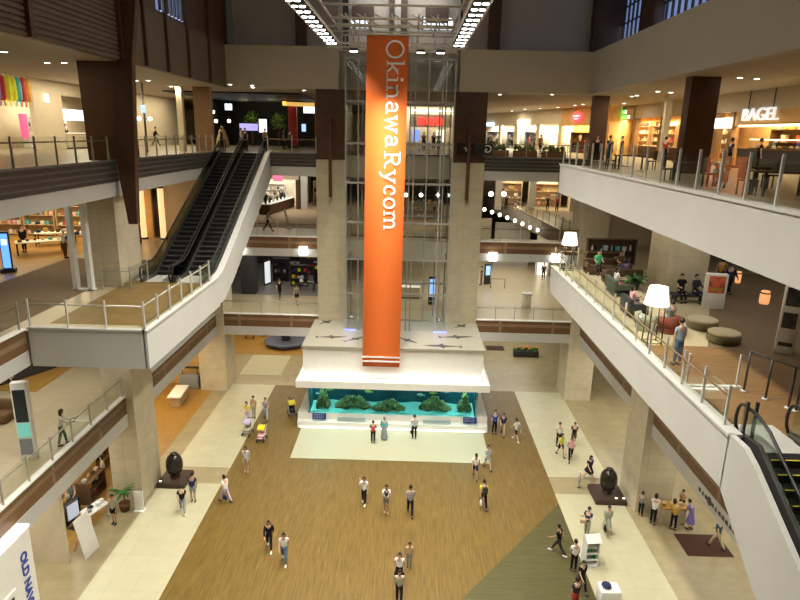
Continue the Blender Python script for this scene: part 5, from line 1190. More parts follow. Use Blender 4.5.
for x in (9.4, 13.0, 17.4): struct('wall_pier_shop', MB().box(x-.35, x+.35, 66.4, 67.1, F3, S3), beigew)
struct('wall_shop_header', MB().box(9, 24, 66.4, 66.6, 15.9, S3), beigew)
for x, c in ((10.2, 'black'), (15.6, 'red'), (14.6, 'navy')): person((x, 66.0, F3), 200, f'distant shopper in {c} in front of the back right third storey shops', 'stand', ('tee', c), ('trousers', 'black'), 'short')
for px in (491, 504):
    p = at(px, 194, y=63); t = thing('globe_lamp', 'small glowing globe lamp above the diagonal railing', 'lamp', (p.x, 63, p.z), 0, 'globes above the diagonal railing'); MB().ball((0, 0, 0), .25, 0, 12, 8).build('globe', MATS['globe_white'], t, False); MB().tube([(0, 0, .2), (0, 0, S3-p.z)], .015, 6).build('stem', dsteel, t, False)

for x in (11.2, 15.2, 19.6): area('shop_light', (x, 68.6, S3-.7), 2.6, 2.4, 260 if x == 15.2 else 150, (1, .84, .58))
area('shop_light', (-15.5, 66, S3-.1), 8, 5, 520, (1, .93, .78)); area('shop_light', (-26, 41.5, S3-.1), 10, 3, 420, (1, .8, .5))

for px in (406, 421, 438):
    p = at(px, 195, y=52); t = thing('globe_lamp', 'glowing globe lamp hanging on the third storey behind the lift shaft', 'lamp', (p.x, 52, p.z), 0, 'globe lamps behind the shaft'); MB().ball((0, 0, 0), .17, 0, 12, 8).build('globe', MATS['globe_white'], t, False); MB().tube([(0, 0, .25), (0, 0, S3-p.z)], .02, 6).build('stem', dsteel, t, False)
t, zs = shelf(Fr((1.0, 58, F3), 0), 0, 0, 4.2, 1.5, 3, 'long shelf of goods on the third storey behind the lift shaft', beigew, .6); fill(t, zs, 4.0, 8, ['box', 'folded', 'bag'], ['charcoal', 'grey', 'white', 'tan'], 'goods on the long shelf behind the lift shaft', 'goods behind the shaft', 1., False)
area('soffit_light', (-.8, 52, S3-.05), 5, 6, 150, LCW); area('soffit_light', (-.8, 52, S2-.05), 5, 6, 260, LCW)
# ------------------------------------------------------------------ third storey lounge on the right
shade_m = glow('lamp_shade_glow', (1, .90, .66), 2.6)
def floor_lamp(x, y, label, s=1.):
    t = thing('floor_lamp', label, 'lamp', (x, y, F3+.012)); t.scale = (s, s, s)
    for sx, sy in ((-.26, -.26), (.26, -.26), (.26, .26), (-.26, .26)): MB().tube([(sx*1.05, sy*1.05, 0), (sx*.9, sy*.9, 1.75)], .028, 8).build('leg', charcoal, t, False)
    MB().tube([(-.27, -.27, .05), (.27, -.27, .05), (.27, .27, .05), (-.27, .27, .05), (-.27, -.27, .05)], .02, 6).build('foot_ring', charcoal, t, False)
    MB().lathe([(.46, 1.55), (.34, 2.25), (.33, 2.25), (.45, 1.55)], n=24).build('lamp_shade', shade_m, t, False); MB().ball((0, 0, 1.85), .1, 0, 10, 8).build('bulb', MATS['globe_white'], t, False)
    lamp('floor_lamp_bulb', (x, y, F3+1.45), 25, (1, .82, .55), .2)
floor_lamp(9.55, 22.9, 'big floor lamp with a glowing cream shade at the near end of the lounge'); floor_lamp(9.45, 36.0, 'floor lamp with a glowing cream shade at the far corner of the lounge')
def ottoman(x, y, label):
    t = thing('ottoman', label, 'ottoman', (x, y, F3+.012)); t.scale = (.88, .88, .95)
    MB().lathe([(.62, 0), (.70, .06), (.72, .22), (.69, .36)], n=28).build('upholstery', gcol('sage') if False else mat('olive_fabric', (.16, .14, .07), .85), t, False); MB().lathe([(.69, .36), (.69, .42), (.62, .46), (0, .47)], n=28).build('cushion_top', gcol('beige'), t, False)
ottoman(12.45, 25.0, 'round olive ottoman with a cream top, nearer the pier'); ottoman(12.5, 23.25, 'round olive ottoman with a cream top, nearer the wooden floor')
brown_l = mat('brown_leather', (.09, .05, .025), .5)
def sofa(x, y, w, rz, label, m):
    t = thing('sofa', label, 'sofa', (x, y, F3+.012), math.radians(rz))
    MB().rbox((0, 0, .22), (w, .85, .36), .05).build('base', m, t, False); MB().rbox((0, .36, .55), (w, .2, .6), .06).build('backrest', m, t, False)
    for k in range(max(1, round(w/.9))): MB().rbox((-w/2+.1+(w-.2)*(k+.5)/max(1, round(w/.9)), -.06, .45), ((w-.2)/max(1, round(w/.9))-.02, .66, .14), .05).build('seat_cushion', m, t, False)
    for s in (-1, 1): MB().rbox((s*(w/2-.08), -.02, .42), (.16, .8, .5), .06).build('armrest', m, t, False)
    return t
sofa(11.6, 36.9-1.6, 2.6, 0, 'brown sofa at the back of the lounge by the far lamp', brown_l); sofa(11.7, 33.1, 2.0, 180, 'brown sofa with its back to the camera in the middle of the lounge', brown_l)
sofa(10.7, 30.6, 1.6, 90, 'dark green sofa along the lounge railing', mat('dark_green_fabric', (.06, .08, .05), .8)); sofa(10.2, 26.8, 1.3, 90, 'dark sofa beside the lounge railing behind the near lamp', charcoal)
t, zs = shelf(Fr((12.7, 38.4, F3), 0), 0, 0, 3.0, 1.6, 3, 'dark open bookcase at the back of the lounge', brown_l, .45); fill(t, zs, 2.8, 7, ['box', 'folded', 'bottle'], ['grey', 'lightblue', 'white', 'charcoal', 'teal'], 'small goods in the dark bookcase of the lounge', 'goods in the lounge bookcase')
def seated(x, y, rz, label, top, low, hair='short', s=1., z=.0): return person((x, y, F3+.012+z), rz, label, 'sit', top, low, hair, s)
seated(11.0, 35.25, 180, 'person in a green shirt sitting on the sofa at the back of the lounge', ('tee', 'green'), ('trousers', 'black'))
seated(12.3, 35.25, 180, 'person in dark clothes sitting right of the person in green', ('tee', 'brown'), ('trousers', 'charcoal'))
seated(11.8, 33.05, 0, 'person in purple sitting on the middle lounge sofa', ('tee', 'purple'), ('trousers', 'pink'), 'bob')
seated(10.6, 30.6, 270, 'person in a white top with pink on the dark green sofa', ('tee', 'white'), ('trousers', 'red'), 'bob')
seated(10.1, 26.8, 270, 'person in a pink top on the dark sofa behind the near lamp', ('tee', 'pink'), ('trousers', 'grey'), 'bob')
seated(13.35, 29.4, 180, 'person in black sitting at the foot of the stone pier, left one of two', ('tee', 'black'), ('trousers', 'black')); seated(14.05, 29.35, 200, 'person in charcoal sitting at the foot of the stone pier, right one of two', ('long', 'charcoal'), ('trousers', 'navy'))
t = thing('pier_bench', 'low dark bench at the foot of the stone pier in the lounge', 'bench', (13.75, 29.35, F3+.012)); MB().rbox((0, 0, .36), (1.7, .55, .12), .04).build('seat', charcoal, t, False)
for s in (-1, 1): MB().box(s*.7-.05, s*.7+.05, -.2, .2, 0, .3).build('leg', charcoal, t, False)
def tub(x, y, rz, m, label):
    t = thing('tub_chair', label, 'chair', (x, y, F3+.012), math.radians(rz)); n = 12
    MB().lathe([(.36, .0), (.40, .08), (.40, .36), (.34, .42), (0, .44)], n=20).build('seat', m, t, False)
    mb = MB(); ang = [math.radians(-20+220*i/n) for i in range(n+1)]; vs = []
    for a in ang:
        for r in (.36, .46):
            for z in (.3, .80-.12*abs(math.cos(a))): vs.append((r*math.cos(a), r*math.sin(a), z))
    fs = []
    for i in range(n):
        o = 4*i; fs += [(o, o+4, o+5, o+1), (o+2, o+3, o+7, o+6), (o+1, o+5, o+7, o+3), (o, o+2, o+6, o+4)]
    fs += [(0, 1, 3, 2), (4*n, 4*n+2, 4*n+3, 4*n+1)]
    mb.add(vs, fs, 0, True); mb.build('backrest', m, t, False); return t
tub(10.75, 24.3, 200, mat('red_brown_fabric', (.22, .06, .035), .8), 'red-brown tub chair with its back to the camera beside the near lamp'); tub(9.9, 24.6, 120, gcol('sage'), 'sage tub chair behind the near lamp legs')
seated(10.75, 24.3, 20, 'person in grey sitting in the red-brown tub chair', ('tee', 'grey'), ('trousers', 'denim'))
potted((11.9, 31.7, F3+.012), 1.9, 'bushy green plant left of the stone pier in the lounge', trunk=False, potm=charcoal, seed=21)
p = at(712, 308, z=F3); t = thing('poster_stand', 'white poster stand with a red and yellow picture right of the lounge pier', 'sign', (p.x-.05, p.y-.1, F3), math.radians(-8))
MB().rbox((0, 0, .85), (.95, .3, 1.7), .03).build('stand_case', whitep, t, False); q = MB().box(-.36, .36, -.165, -.151, .8, 1.6).build('poster', mat('poster_red', (.55, .12, .06), .5, var=.6, scale=4), t, False)
MB().box(-.26, .26, -.17, -.16, .9, 1.05).build('picture_band', gcol('mustard'), t, False)
t = thing('display_tower', 'tall white display tower with dark photographs at the right border of the lounge', 'display', (14.25, 22.2, F3+.012), math.radians(-30))
MB().rbox((0, 0, 1.75), (.62, .5, 3.5), .03).build('tower_case', whitep, t, False)
for z0, z1 in ((2.75, 3.3), (1.85, 2.55), (1.0, 1.6), (.3, .45)): MB().box(-.23, .23, -.262, -.252, z0, z1).build('photograph', mat('photo_dark', (.05, .05, .045), .4, var=.6, scale=5), t, False)
t = thing('black_panel', 'black hanging panel on white rails behind the display tower', 'panel', (15.9, 22.6, F3+.012), math.radians(-20))
MB().rbox((0, 0, 1.35), (.75, .06, 1.6), .02).build('panel', black, t, False)
for s in (-1, 1): MB().tube([(s*.42, 0, 0), (s*.42, 0, 2.6)], .03, 8).build('upright', whitep, t, False)
MB().box(-.6, .6, -.25, .25, 0, .06).build('base', whitep, t, False)
struct('wall_third_right', MB().box(29, 29.2, -2, 60, F3, S3), beigew); struct('wall_third_right', MB().box(14.3, 18.5, 45.5, 45.7, F3, S3), beigew); struct('wall_third_right', MB().box(19.5, 29, 52, 52.2, F3, S3), whitep)
for k, (px, py) in enumerate(((768, 280), (741, 262))):
    p = at(px, py, z=F3+1.2); d = (18.5, 40.0, 0) if k == 0 else None
    t = thing('lantern', 'warm glowing floor lantern on the brown carpet, %s' % ('under the right fascia', 'farther from the right border')[k], 'lamp', (p.x, p.y, F3+.012)); s = .2 if k == 0 else .13
    MB().lathe([(s, 0), (s*1.15, .1), (s*1.15, .55), (s*.9, .65), (0, .68)], n=14).build('lantern_body', glow('lantern_orange', (1, .45, .18), .8), t, False); MB().lathe([(s*1.2, .52), (s*1.2, .58)], n=14).build('rim', charcoal, t, False)
# ------------------------------------------------------------------ fourth storey
for k, (px, py) in enumerate(((740, 77), (757, 78), (693, 85), (658, 91), (671, 92), (632, 96), (637, 95), (624, 103), (500, 94), (552, 94), (304, 90), (253, 87), (230, 84), (252, 85), (47, 62), (64, 62), (136, 80), (148, 80), (171, 86), (176, 86), (4, 51), (525, 109), (540, 108), (558, 107), (575, 105), (583, 104), (512, 111))):
    downlight(px, py, pw=(55 if px < 700 and px > 200 else 45))
# leaning brown pier on the left
tag(MB().prism([(-15.15, 18.45), (-13.95, 18.45), (-13.2, S4), (-15.25, S4)], 'y', 29.3, 30.3).build('wall_pier_leaning', mat('wedge_brown', (.14, .07, .035), .5, var=.1)), kind='structure')
tag(MB().prism([(-13.38, 15.55), (-12.98, 15.55), (-12.9, 17.0), (-12.55, S4), (-11.8, 27.5), (-13.3, 27.5), (-13.24, S4), (-13.75, 19.0)], 'y', 28.9, 29.28).build('wall_pier_fin', darkb), kind='structure')
for x, nm in ((-5.75, 'left'), (4.02, 'right')):
    t = thing('hanging_fin', f'thin dark brown fin hanging in front of the {nm} shaft pier', 'fin', (x, 44.4, 15.45)); MB().box(x-.11, x+.11, 44.3, 44.62, 15.45, 20.9).build('blade', darkb, t); MB().box(x-.05, x+.05, 44.55, 44.72, 17.6, 18.2).build('bracket', dsteel, t)
# --- right side shop row, fronts on x = 20, facing left (x runs towards the camera)
fr = Fr((20, 70, F4), -90)     # local x: 0 at Y=70, growing towards the camera
H4 = S4-F4
fstruct('wall_shop_header', fr, MB().box(4, 66, 0, .2, 3.3, H4), beigew)
fstruct('wall_shop', fr, MB().box(7, 66, 2.0, 2.2, 0, H4), mat('amber_wall', (.62, .36, .12), .7, var=.1))
for u, w in ((12.2, .7), (18.4, .6), (27.4, 1.0), (29.6, .5)): fstruct('wall_shop_post', fr, MB().box(u-w/2, u+w/2, -.05, .35, 0, 3.3), mat('shop_post', (.30, .17, .07), .6))
struct('wall_gallery_post', MB().box(17.4, 17.8, 44.5, 44.9, F4, S4), beigew)
def shop_light(u, v, z, n, p, c): 
    q = fr.P(u, v, z); area('shop_light', q, n, 1.2, p, c, (0, 0, fr.a))
for u, n in ((10, 4), (16, 5), (24, 5), (33, 6), (42, 7)): shop_light(u, .9, 3.25, n, 430, (1, .76, .42))
WARM = ['tan', 'cream', 'mustard', 'brown', 'red', 'white', 'beige']
for k, (u, w, nm) in enumerate(((9.6, 4.2, 'green-signed'), (15.2, 5.0, 'second'), (20.6, 4.0, 'third'), (24.9, 4.0, 'fourth'))):
    t, zs = shelf(fr, u, 1.7, w, 2.7, 5, f'warm lit wall shelf of the {nm} shop on the right fourth storey', gcol('tan'), .5); fill(t, zs, w-.2, 7, ['box', 'bottle', 'bag', 'folded'], WARM+['white', 'red', 'cream'], f'small goods on the warm shelf of the {nm} right fourth storey shop', f'goods in the {nm} right shop', 1.1, False)
    if k: counter(fr, u-w/2+.5, u+w/2-.5, .15, .65, 1.0, f'wooden counter of the {nm} shop on the right fourth storey', gcol('brown'), gcol('tan'))
box_sign(fr, 7.3, -.15, 3.75, 4.4, .34, 'MEGANE', 'upper green glowing strip of the shop sign behind the far right pier', charcoal, glow('green_sign', (.25, 1, .15), 2.5), .38) if False else None
t = thing('shop_sign', 'green glowing two-line shop sign on the right fourth storey', 'sign', fr.P(9.4, -.12, 3.75), fr.a)
MB().box(-2.5, 2.5, -.05, .05, -.55, .5).build('sign_board', beigew, t, False)
gs = glow('green_sign', (.22, 1, .12), 1.8)
for z, n in ((.18, 7), (-.28, 9)):
    for k in range(n): MB().rbox((-2.2+k*.46, -.08, z), (.34, .05, .30), .06).build('sign_character', gs if (k != n-1) else glow('white_sign', (1, .95, .85), 2), t, False)
box_sign(fr, 28.7, -.2, 2.65, 2.4, .62, '', 'white lit rectangular sign right of the brown right pier', glow('sign_white', (1, .98, .92), 3), name='lit_sign')
# bakery
t = thing('shop_sign', 'white lettering of the bakery sign hanging under a warm light strip', 'sign', fr.P(32.8, -.1, 3.0), fr.a)
me = text_mesh('BAGEL', 1.0, .12, 1.32, .0); me.transform(frame((0, 0, .05), (1, 0, 0), (0, 0, 1))); link('lettering', me, glow('bagel_white', (.95, .97, 1), .75), t)
for x in (-1.3, 1.3): MB().tube([(x, 0, .4), (x, 0, 1.45)], .03, 6).build('hanger', charcoal, t, False)
fstruct('wall_bakery_band', fr, MB().box(29.8, 44, .05, .25, 2.45, 3.3), goldw)
t = thing('light_strip', 'long warm light strip under the bakery sign', 'lamp', fr.P(35.5, -.1, 2.45), fr.a); MB().rbox((0, 0, 0), (9.5, .14, .12), .03).build('diffuser', glow('strip_warm', (1, .72, .34), 3.5), t, False); MB().box(-4.7, 4.7, .06, .12, -.05, .1).build('bracket', charcoal, t, False)
counter(fr, 30.6, 41, .1, .9, 1.15, 'bakery counter with a lit glass front on the right fourth storey', charcoal, gcol('brown'))
t = thing('glass_display', 'lit bread display case on the bakery counter', 'display case', fr.P(35.2, .5, 1.152), fr.a); MB().box(-3.6, 3.6, -.3, .3, 0, .05).build('case_base', gcol('brown'), t, False); MB().box(-3.6, 3.6, -.3, -.28, .05, .5).build('case_glass', cglass, t, False); MB().box(-3.6, 3.6, -.28, .3, .5, .56).build('case_lid', glow('case_glow', (1, .8, .45), 2.5), t, False)
for k in range(12): good('loaf', fr.P(32.0+k*.56, .52, 1.205), fr.a, ('tan', 'mustard', 'brown')[k % 3], 'small loaf in the lit bakery display case', 'loaves in the bakery case', 1.1)
t, zs = shelf(fr, 35.2, 1.72, 7.5, 2.3, 4, 'long bread shelf on the back wall of the bakery', gcol('brown'), .5); fill(t, zs, 7.3, 10, ['loaf', 'bag', 'box'], WARM, 'bread and packets on the back shelf of the bakery', 'goods on the bakery shelf', 1.3, False)
# silhouettes along the right gallery
sil = [(12.2, 42.0, 'black', 180, 'person in black at the right fourth storey rail left of the brown pier'), (15.0, 45.5, 'charcoal', 90, 'person in charcoal before the green-signed shop'), (14.3, 48.5, 'brown', 270, 'person in brown before the green-signed shop'), (16.4, 37.8, 'black', 250, 'person in black in front of the lit white sign right of the brown pier'),
       (17.6, 35.2, 'navy', 270, 'person in navy in front of the bakery counter, left one'), (18.2, 33.4, 'black', 260, 'person in black in front of the bakery counter, right one'), (12.0, 38.6, 'charcoal', 200, 'person in dark clothes leaning near the far right rail'), (16.5, 41.5, 'red', 300, 'person in dark red walking past the fourth right shop')]
for x, y, c, rz, l in sil: person((x, y, F4), rz, l, 'stand', ('tee', c), ('trousers', 'black'), 'short')
# benches and low tables of the gallery seating
for k, (x, y) in enumerate(((11.2, 19.0), (11.6, 22.2), (11.3, 25.2), (11.6, 33.5))):
    t = table((x, y, F4), 1.6, .8, .74, 'dark gallery table behind the right fourth storey rail, number %s from the camera' % ('one', 'two', 'three', 'four')[k], gcol('brown'), 0, charcoal); t['label'] = 'dark gallery table behind the right fourth storey rail, %s' % ('nearest the camera', 'second from the camera', 'third from the camera', 'beyond the brown pier')[k]
    for sx in (-1, 1):
        c = thing('gallery_chair', 'dark chair at the gallery table %s, %s side' % (('nearest the camera', 'second from the camera', 'third from the camera', 'beyond the brown pier')[k], 'left' if sx < 0 else 'right'), 'chair', (x+sx*1.05, y, F4), PI/2*sx)
        MB().rbox((0, 0, .45), (.45, .45, .06), .02).build('seat', charcoal, c, False); MB().rbox((0, -.21, .75), (.43, .05, .5), .02).build('backrest', charcoal, c, False)
        for ax in (-.19, .19):
            for ay in (-.19, .19): MB().box(ax-.02, ax+.02, ay-.02, ay+.02, 0, .42).build('leg', charcoal, c, False)
# --- far right shops, a slanting front from (9,95) to (20,52)
ang = math.degrees(math.atan2(52-95, 20-9)); ff = Fr((9, 95, F4), ang)
fstruct('wall_shop', ff, MB().box(0, 36, 1.6, 1.8, 0, H4), mat('far_lit_wall', (.85, .74, .55), .6)); fstruct('wall_shop_header', ff, MB().box(0, 36.2, -.1, .1, 2.9, H4), beigew)
for k, (u, w) in enumerate(((2.6, 1.2), (10.5, .8), (15.8, 1.2), (22.0, 1.0), (27.4, .8), (36.0, .6))): fstruct('wall_shop_post', ff, MB().box(u-w/2, u+w/2, 0, .3, 0, 2.9), beigew)
fstruct('wall_amber_shop', ff, MB().box(27.9, 35.7, 1.3, 1.5, 0, H4), mat('amber_paint', (.85, .42, .10), .6)); fstruct('wall_amber_band', ff, MB().box(27.9, 35.9, -.25, -.12, 2.7, H4), MATS['amber_wall'])  # ordinary amber paint, lit by the shop lamps
for k, (u, w, c) in enumerate(((6.5, 5, 'lightblue'), (13.2, 3.6, 'lavender'), (19, 4.2, 'lightblue'), (31.8, 6.5, 'mustard'))):
    nm = ('first', 'second', 'third', 'amber')[k]
    t, zs = shelf(ff, u, .95, w, 2.1, 3, f'display rack in the {nm} far right shop of the fourth storey', gcol('grey' if k < 3 else 'brown'), .5); fill(t, zs, w-.3, 6, ['garment', 'folded', 'bag'], [c, 'white', 'navy', 'grey', 'tan'] if k < 3 else ['red', 'mustard', 'tan', 'brown'], f'goods on the rack of the {nm} far right fourth storey shop', f'goods in the {nm} far right shop', .95)
t = thing('shop_sign', 'small red glowing oval shop sign at the far right of the fourth storey', 'sign', ff.P(31.6, -.4, 3.5), ff.a); MB().ball((0, 0, 0), (1.1, .12, .5), 0, 20, 10).build('oval_board', glow('red_sign', (1, .06, .08), 2.2), t, False)
for z in (.12, -.14): MB().rbox((0, -.13, z), (1.3-.5*(z < 0), .04, .10), .02).build('sign_stroke', glow('pale_red', (1, .55, .5), 2), t, False)
t = thing('shop_sign', 'white lit shop sign over the far right shops', 'sign', ff.P(18.5, -.3, 3.1), ff.a); MB().rbox((0, 0, 0), (3.2, .15, .7), .05).build('sign_box', MATS['sign_white'], t, False)
t = thing('shop_sign', 'cluster of bluish lights over the leftmost far right shop', 'sign', ff.P(6.5, -.3, 3.0), ff.a); MB().rbox((0, 0, 0), (5, .15, .5), .05).build('sign_box', glow('bluish_sign', (.55, .7, 1), 2), t, False)
for k in range(9):
    q = ff.P(4+k*3.9, -3.5-(k % 3)*1.2); c = ('black', 'charcoal', 'brown', 'navy', 'sage', 'white', 'red', 'grey', 'tan')[k]
    person((q.x, q.y, F4), 40*k, f'distant shopper in {c} in front of the far right fourth storey shops', 'stand', ('tee', c), ('trousers', 'black'), 'short')
# seating planters behind the back right rail
for k, x in enumerate((6.6, 8.8, 11.0)):
    t = thing('hedge_planter', 'low planter with a trimmed green hedge behind the back right fourth storey rail, %s' % ('left one', 'middle one', 'right one')[k], 'planter', (x, 49.2, F4)); MB().rbox((0, 0, .25), (1.8, .6, .5), .03).build('box', gcol('brown'), t, False)
    hb = MB(); r_ = random.Random(k)
    for i in range(26): hb.ball((r_.uniform(-.8, .8), r_.uniform(-.2, .2), .6+r_.uniform(-.05, .2)), .14, 0, 6, 5)
    hb.build('hedge', mat('hedge_green', (.10, .13, .04), .7, var=.3), t, False)
# --- behind the shaft
struct('wall_shop', MB().box(-2.6, 5.0, 68, 68.2, F4, S4), mat('shaft_shop_wall', (.8, .7, .54), .6))
t = thing('shop_sign', 'red glowing characters of the shop seen through the lift shaft', 'sign', (1.9, 66.5, F4+2.85))
for k in range(3): MB().rbox((-1.0+k*.95, 0, 0), (.7, .1, .75), .12).build('sign_character', glow('red_character', (1, .04, .03), 2.5), t, False)
MB().box(-2.2, 2.2, .1, .2, -.6, .7).build('sign_board', beigew, t, False)
t = thing('light_strip', 'white light strip above the red sign seen through the lift shaft', 'lamp', (1.9, 66.3, F4+3.9)); MB().rbox((0, 0, 0), (4.0, .2, .14), .03).build('diffuser', MATS['sign_white'], t, False); MB().box(-1.9, 1.9, .08, .14, -.05, .12).build('bracket', charcoal, t, False)
for x, c, w in ((.4, 'blue', .7), (2.9, 'white', .8)): box_sign(Fr((x, 66, F4+1.4), 0), 0, 0, 0, w, 1.2, '', f'lit {c} panel below the red sign behind the shaft', glow(f'panel_{c}_lit', {'blue': (.2, .3, .9), 'white': (1, .9, .7)}[c], 1.4), name='lit_board')
for x, c in ((1.2, 'brown'), (2.2, 'black'), (2.7, 'mustard')): person((x, 64.5, F4), 180, f'distant shopper in {c} seen through the lift shaft on the fourth storey', 'stand', ('tee', c), ('trousers', 'black'), 'short')
for x0, x1 in ((5.25, 6.9),): pass
t = thing('rail_notice', 'dark round notice with white mirrored lettering hung on the back right glass rail', 'notice', (5.05, 44.45, F4+.55))
MB().rbox((0, .0, 0.08), (1.25, .03, .78), .1).build('board', black, t, False); MB().box(-.03, .03, .02, .24, -.5, .3).build('bracket', dsteel, t, False)
me = text_mesh('G', .72, .01); me.transform(Matrix.Translation((.30, -.03, .08)) @ frame((0, 0, 0), (-1, 0, 0), (0, 0, 1))); link('lettering', me, mat('notice_white', (.8, .78, .75), .6, var=0), t)
MB().box(-1.9, -.62, 0, .012, -.35, .45).build('film', glass_mat('film_glass', (.8, .8, .8), .1), t, False)
me = text_mesh('ur', .62, .01, .9); me.transform(Matrix.Translation((-1.15, -.02, .08)) @ frame((0, 0, 0), (-1, 0, 0), (0, 0, 1))); link('lettering', me, MATS['notice_white'], t)
t = thing('rail_lettering', 'white mirrored lettering on the glass in front of the lift shaft', 'notice', (-.5, 46.85, F4+.45)); MB().box(-.2, 2.9, 0, .01, -.3, .35).build('film', glass_mat('film_glass', (.8, .8, .8), .1), t, False)
me = text_mesh('met', .62, .01, .9); me.transform(Matrix.Translation((1.4, -.02, .0)) @ frame((0, 0, 0), (-1, 0, 0), (0, 0, 1))); link('lettering', me, MATS['notice_white'], t)
# --- back left dark hall
struct('wall_shop', MB().box(-21, -8.6, 68, 68.2, F4, S4), mat('night_wall', (.012, .012, .014), .6)); struct('wall_shop_side', MB().box(-19.8, -19.6, 61, 68, F4, S4), MATS['night_wall']); struct('ceiling_dark', MB().box(-19.6, -8.8, 50.2, 68, S4-.12, S4-.02), MATS['night_wall'])
def indoor_tree(x, y, z, h, label, seed):
    r_ = random.Random(seed); t = thing('indoor_tree', label, 'tree', (x, y, z)); MB().tube([(0, 0, 0), (.05, 0, h*.4), (0, 0, h*.7)], [.10, .08, .05], 8).build('trunk', gcol('brown'), t, False); mb = MB()
    for k in range(170):
        a, e, r = r_.uniform(0, 2*PI), r_.uniform(-.6, 1.3), r_.uniform(.3, .95)
        c = Vector((math.cos(a)*math.cos(e)*r*.9, math.sin(a)*math.cos(e)*r*.9, h*.66+math.sin(e)*r*1.2)); d = Vector((r_.uniform(-1, 1), r_.uniform(-1, 1), r_.uniform(-1, 1))).normalized(); n_ = d.orthogonal().normalized()
        mb.add([c-d*.13, c+n_*.06, c+d*.13, c-n_*.06, c+d.cross(n_)*.02], [(0, 1, 4), (1, 2, 4), (2, 3, 4), (3, 0, 4)])
    mb.build('leaves', mat('tree_leaf', (.16, .30, .05), .5, var=.3, scale=3), t, False); lamp('tree_spot', (x-.3, y-1.4, z+h*.95), 34, (1, .95, .6), .05)
indoor_tree(-16.4, 65, F4, 3.6, 'left of two spot-lit green trees in the dark hall', 1); indoor_tree(-13.7, 65, F4, 3.4, 'right of two spot-lit green trees in the dark hall', 2)
for x, z, w, h, c, l in ((-16.0, 20.25, 1.9, .75, (.30, .26, .62), 'dim lavender sign panel in the dark hall below the left tree'), (-14.6, 20.4, .85, 1.35, (.80, .88, 1), 'white upright screen between the two trees of the dark hall'), (-17.9, 22.1, .8, .7, (.7, .85, 1), 'small pale blue square light high in the dark hall'), (-9.9, 22.0, 1.5, .75, (.9, .95, 1), 'white lit sign under the golden ring on the fourth storey'), (-10.6, 20.3, .5, .8, (.3, .5, .9), 'small blue sign right of the red column')):
    t = thing('lit_sign', l, 'sign', (x, 62.2, z)); MB().rbox((0, 0, 0), (w, .14, h), .03).build('sign_case', black, t, False); MB().box(-w/2+.05, w/2-.05, -.085, -.071, -h/2+.05, h/2-.05).build('sign_face', glow('sign_face_%d' % int(-x*10), c, 1.6), t, False); MB().tube([(0, .0, h/2), (0, 0, S4-.1-z)], .015, 6).build('hanger', black, t, False)
for k, (px, py) in enumerate(((213, 112), (216, 121), (229, 121))):
    p = at(px, py, y=60); t = thing('pendant_lamp', 'tiny white pendant lamp at the left of the dark hall', 'lamp', (p.x, 60, p.z), 0, 'pendants in the dark hall'); MB().ball((0, 0, 0), .16, 0, 12, 8).build('globe', MATS['globe_white'], t, False); MB().tube([(0, 0, .15), (0, 0, S4-.12-p.z)], .012, 6).build('cord', black, t, False)
t = thing('red_column', 'slim red column at the right of the dark hall', 'column', (-11.25, 60, F4)); MB().rbox((0, 0, 2.1), (.75, .75, 4.2), .05).build('shaft', mat('red_paint', (.42, .03, .02), .5), t, False); MB().rbox((0, 0, .1), (.9, .9, .2), .03).build('base', charcoal, t, False)
t = thing('red_column', 'slim orange-red column at the left edge of the left shaft pier', 'column', (-8.6, 58, F4)); MB().rbox((0, 0, 2.1), (.5, .5, 4.2), .05).build('shaft', mat('orange_red_paint', (.42, .10, .02), .5), t, False); MB().rbox((0, 0, .1), (.65, .65, .2), .03).build('base', charcoal, t, False)
t = thing('ceiling_ring', 'golden glowing curved ceiling band above the red column', 'ceiling light', (-9.8, 58.5, 22.2)); vs = []; n = 24
for i in range(n+1):
    a = math.radians(200-220*i/n)
    for r, z in ((1.9, 0), (1.9, .35), (1.6, .35), (1.6, 0)): vs.append((r*math.cos(a)*1.1, r*math.sin(a)*.8, z))
MB().add(vs, [(4*i+j, 4*i+(j+1) % 4, 4*i+4+(j+1) % 4, 4*i+4+j) for i in range(n) for j in range(4)], 0, True).build('ring_band', glow('gold_glow', (.9, .55, .14), .8), t, False); MB().tube([(0, .3, .3), (0, .3, S4-.14-22.2)], .03, 6).build('hanger', black, t, False)
for k in range(7):
    x = -17.6+k*1.25; c = ('charcoal', 'brown', 'grey', 'navy', 'tan', 'charcoal', 'brown')[k]
    person((x, 52.5+1.7*(k % 3), F4), 50*k+30, 'person in %s in the dark hall, %s' % (c, ('leftmost of the row', 'second from the left', 'third from the left', 'below the white screen', 'below the right tree', 'left of the red column', 'right of the red column')[k]), 'stand', ('tee', c), ('trousers', 'black'), 'short')
for k, x in enumerate((-18.6, -17.4)):
    t = thing('draped_figure', 'pale draped display figure at the head of the escalators, %s one' % ('left', 'right')[k], 'mannequin', (x, 57.0+k, F4)); MB().lathe([(.55, 0), (.62, .2), (.5, .8), (.34, 1.2), (.30, 1.5), (.14, 1.62)], n=16).build('drapery', gcol('tan'), t, False); MB().ball((0, 0, 1.75), (.12, .14, .16), 0, 12, 8).build('head', gcol('beige'), t, False)
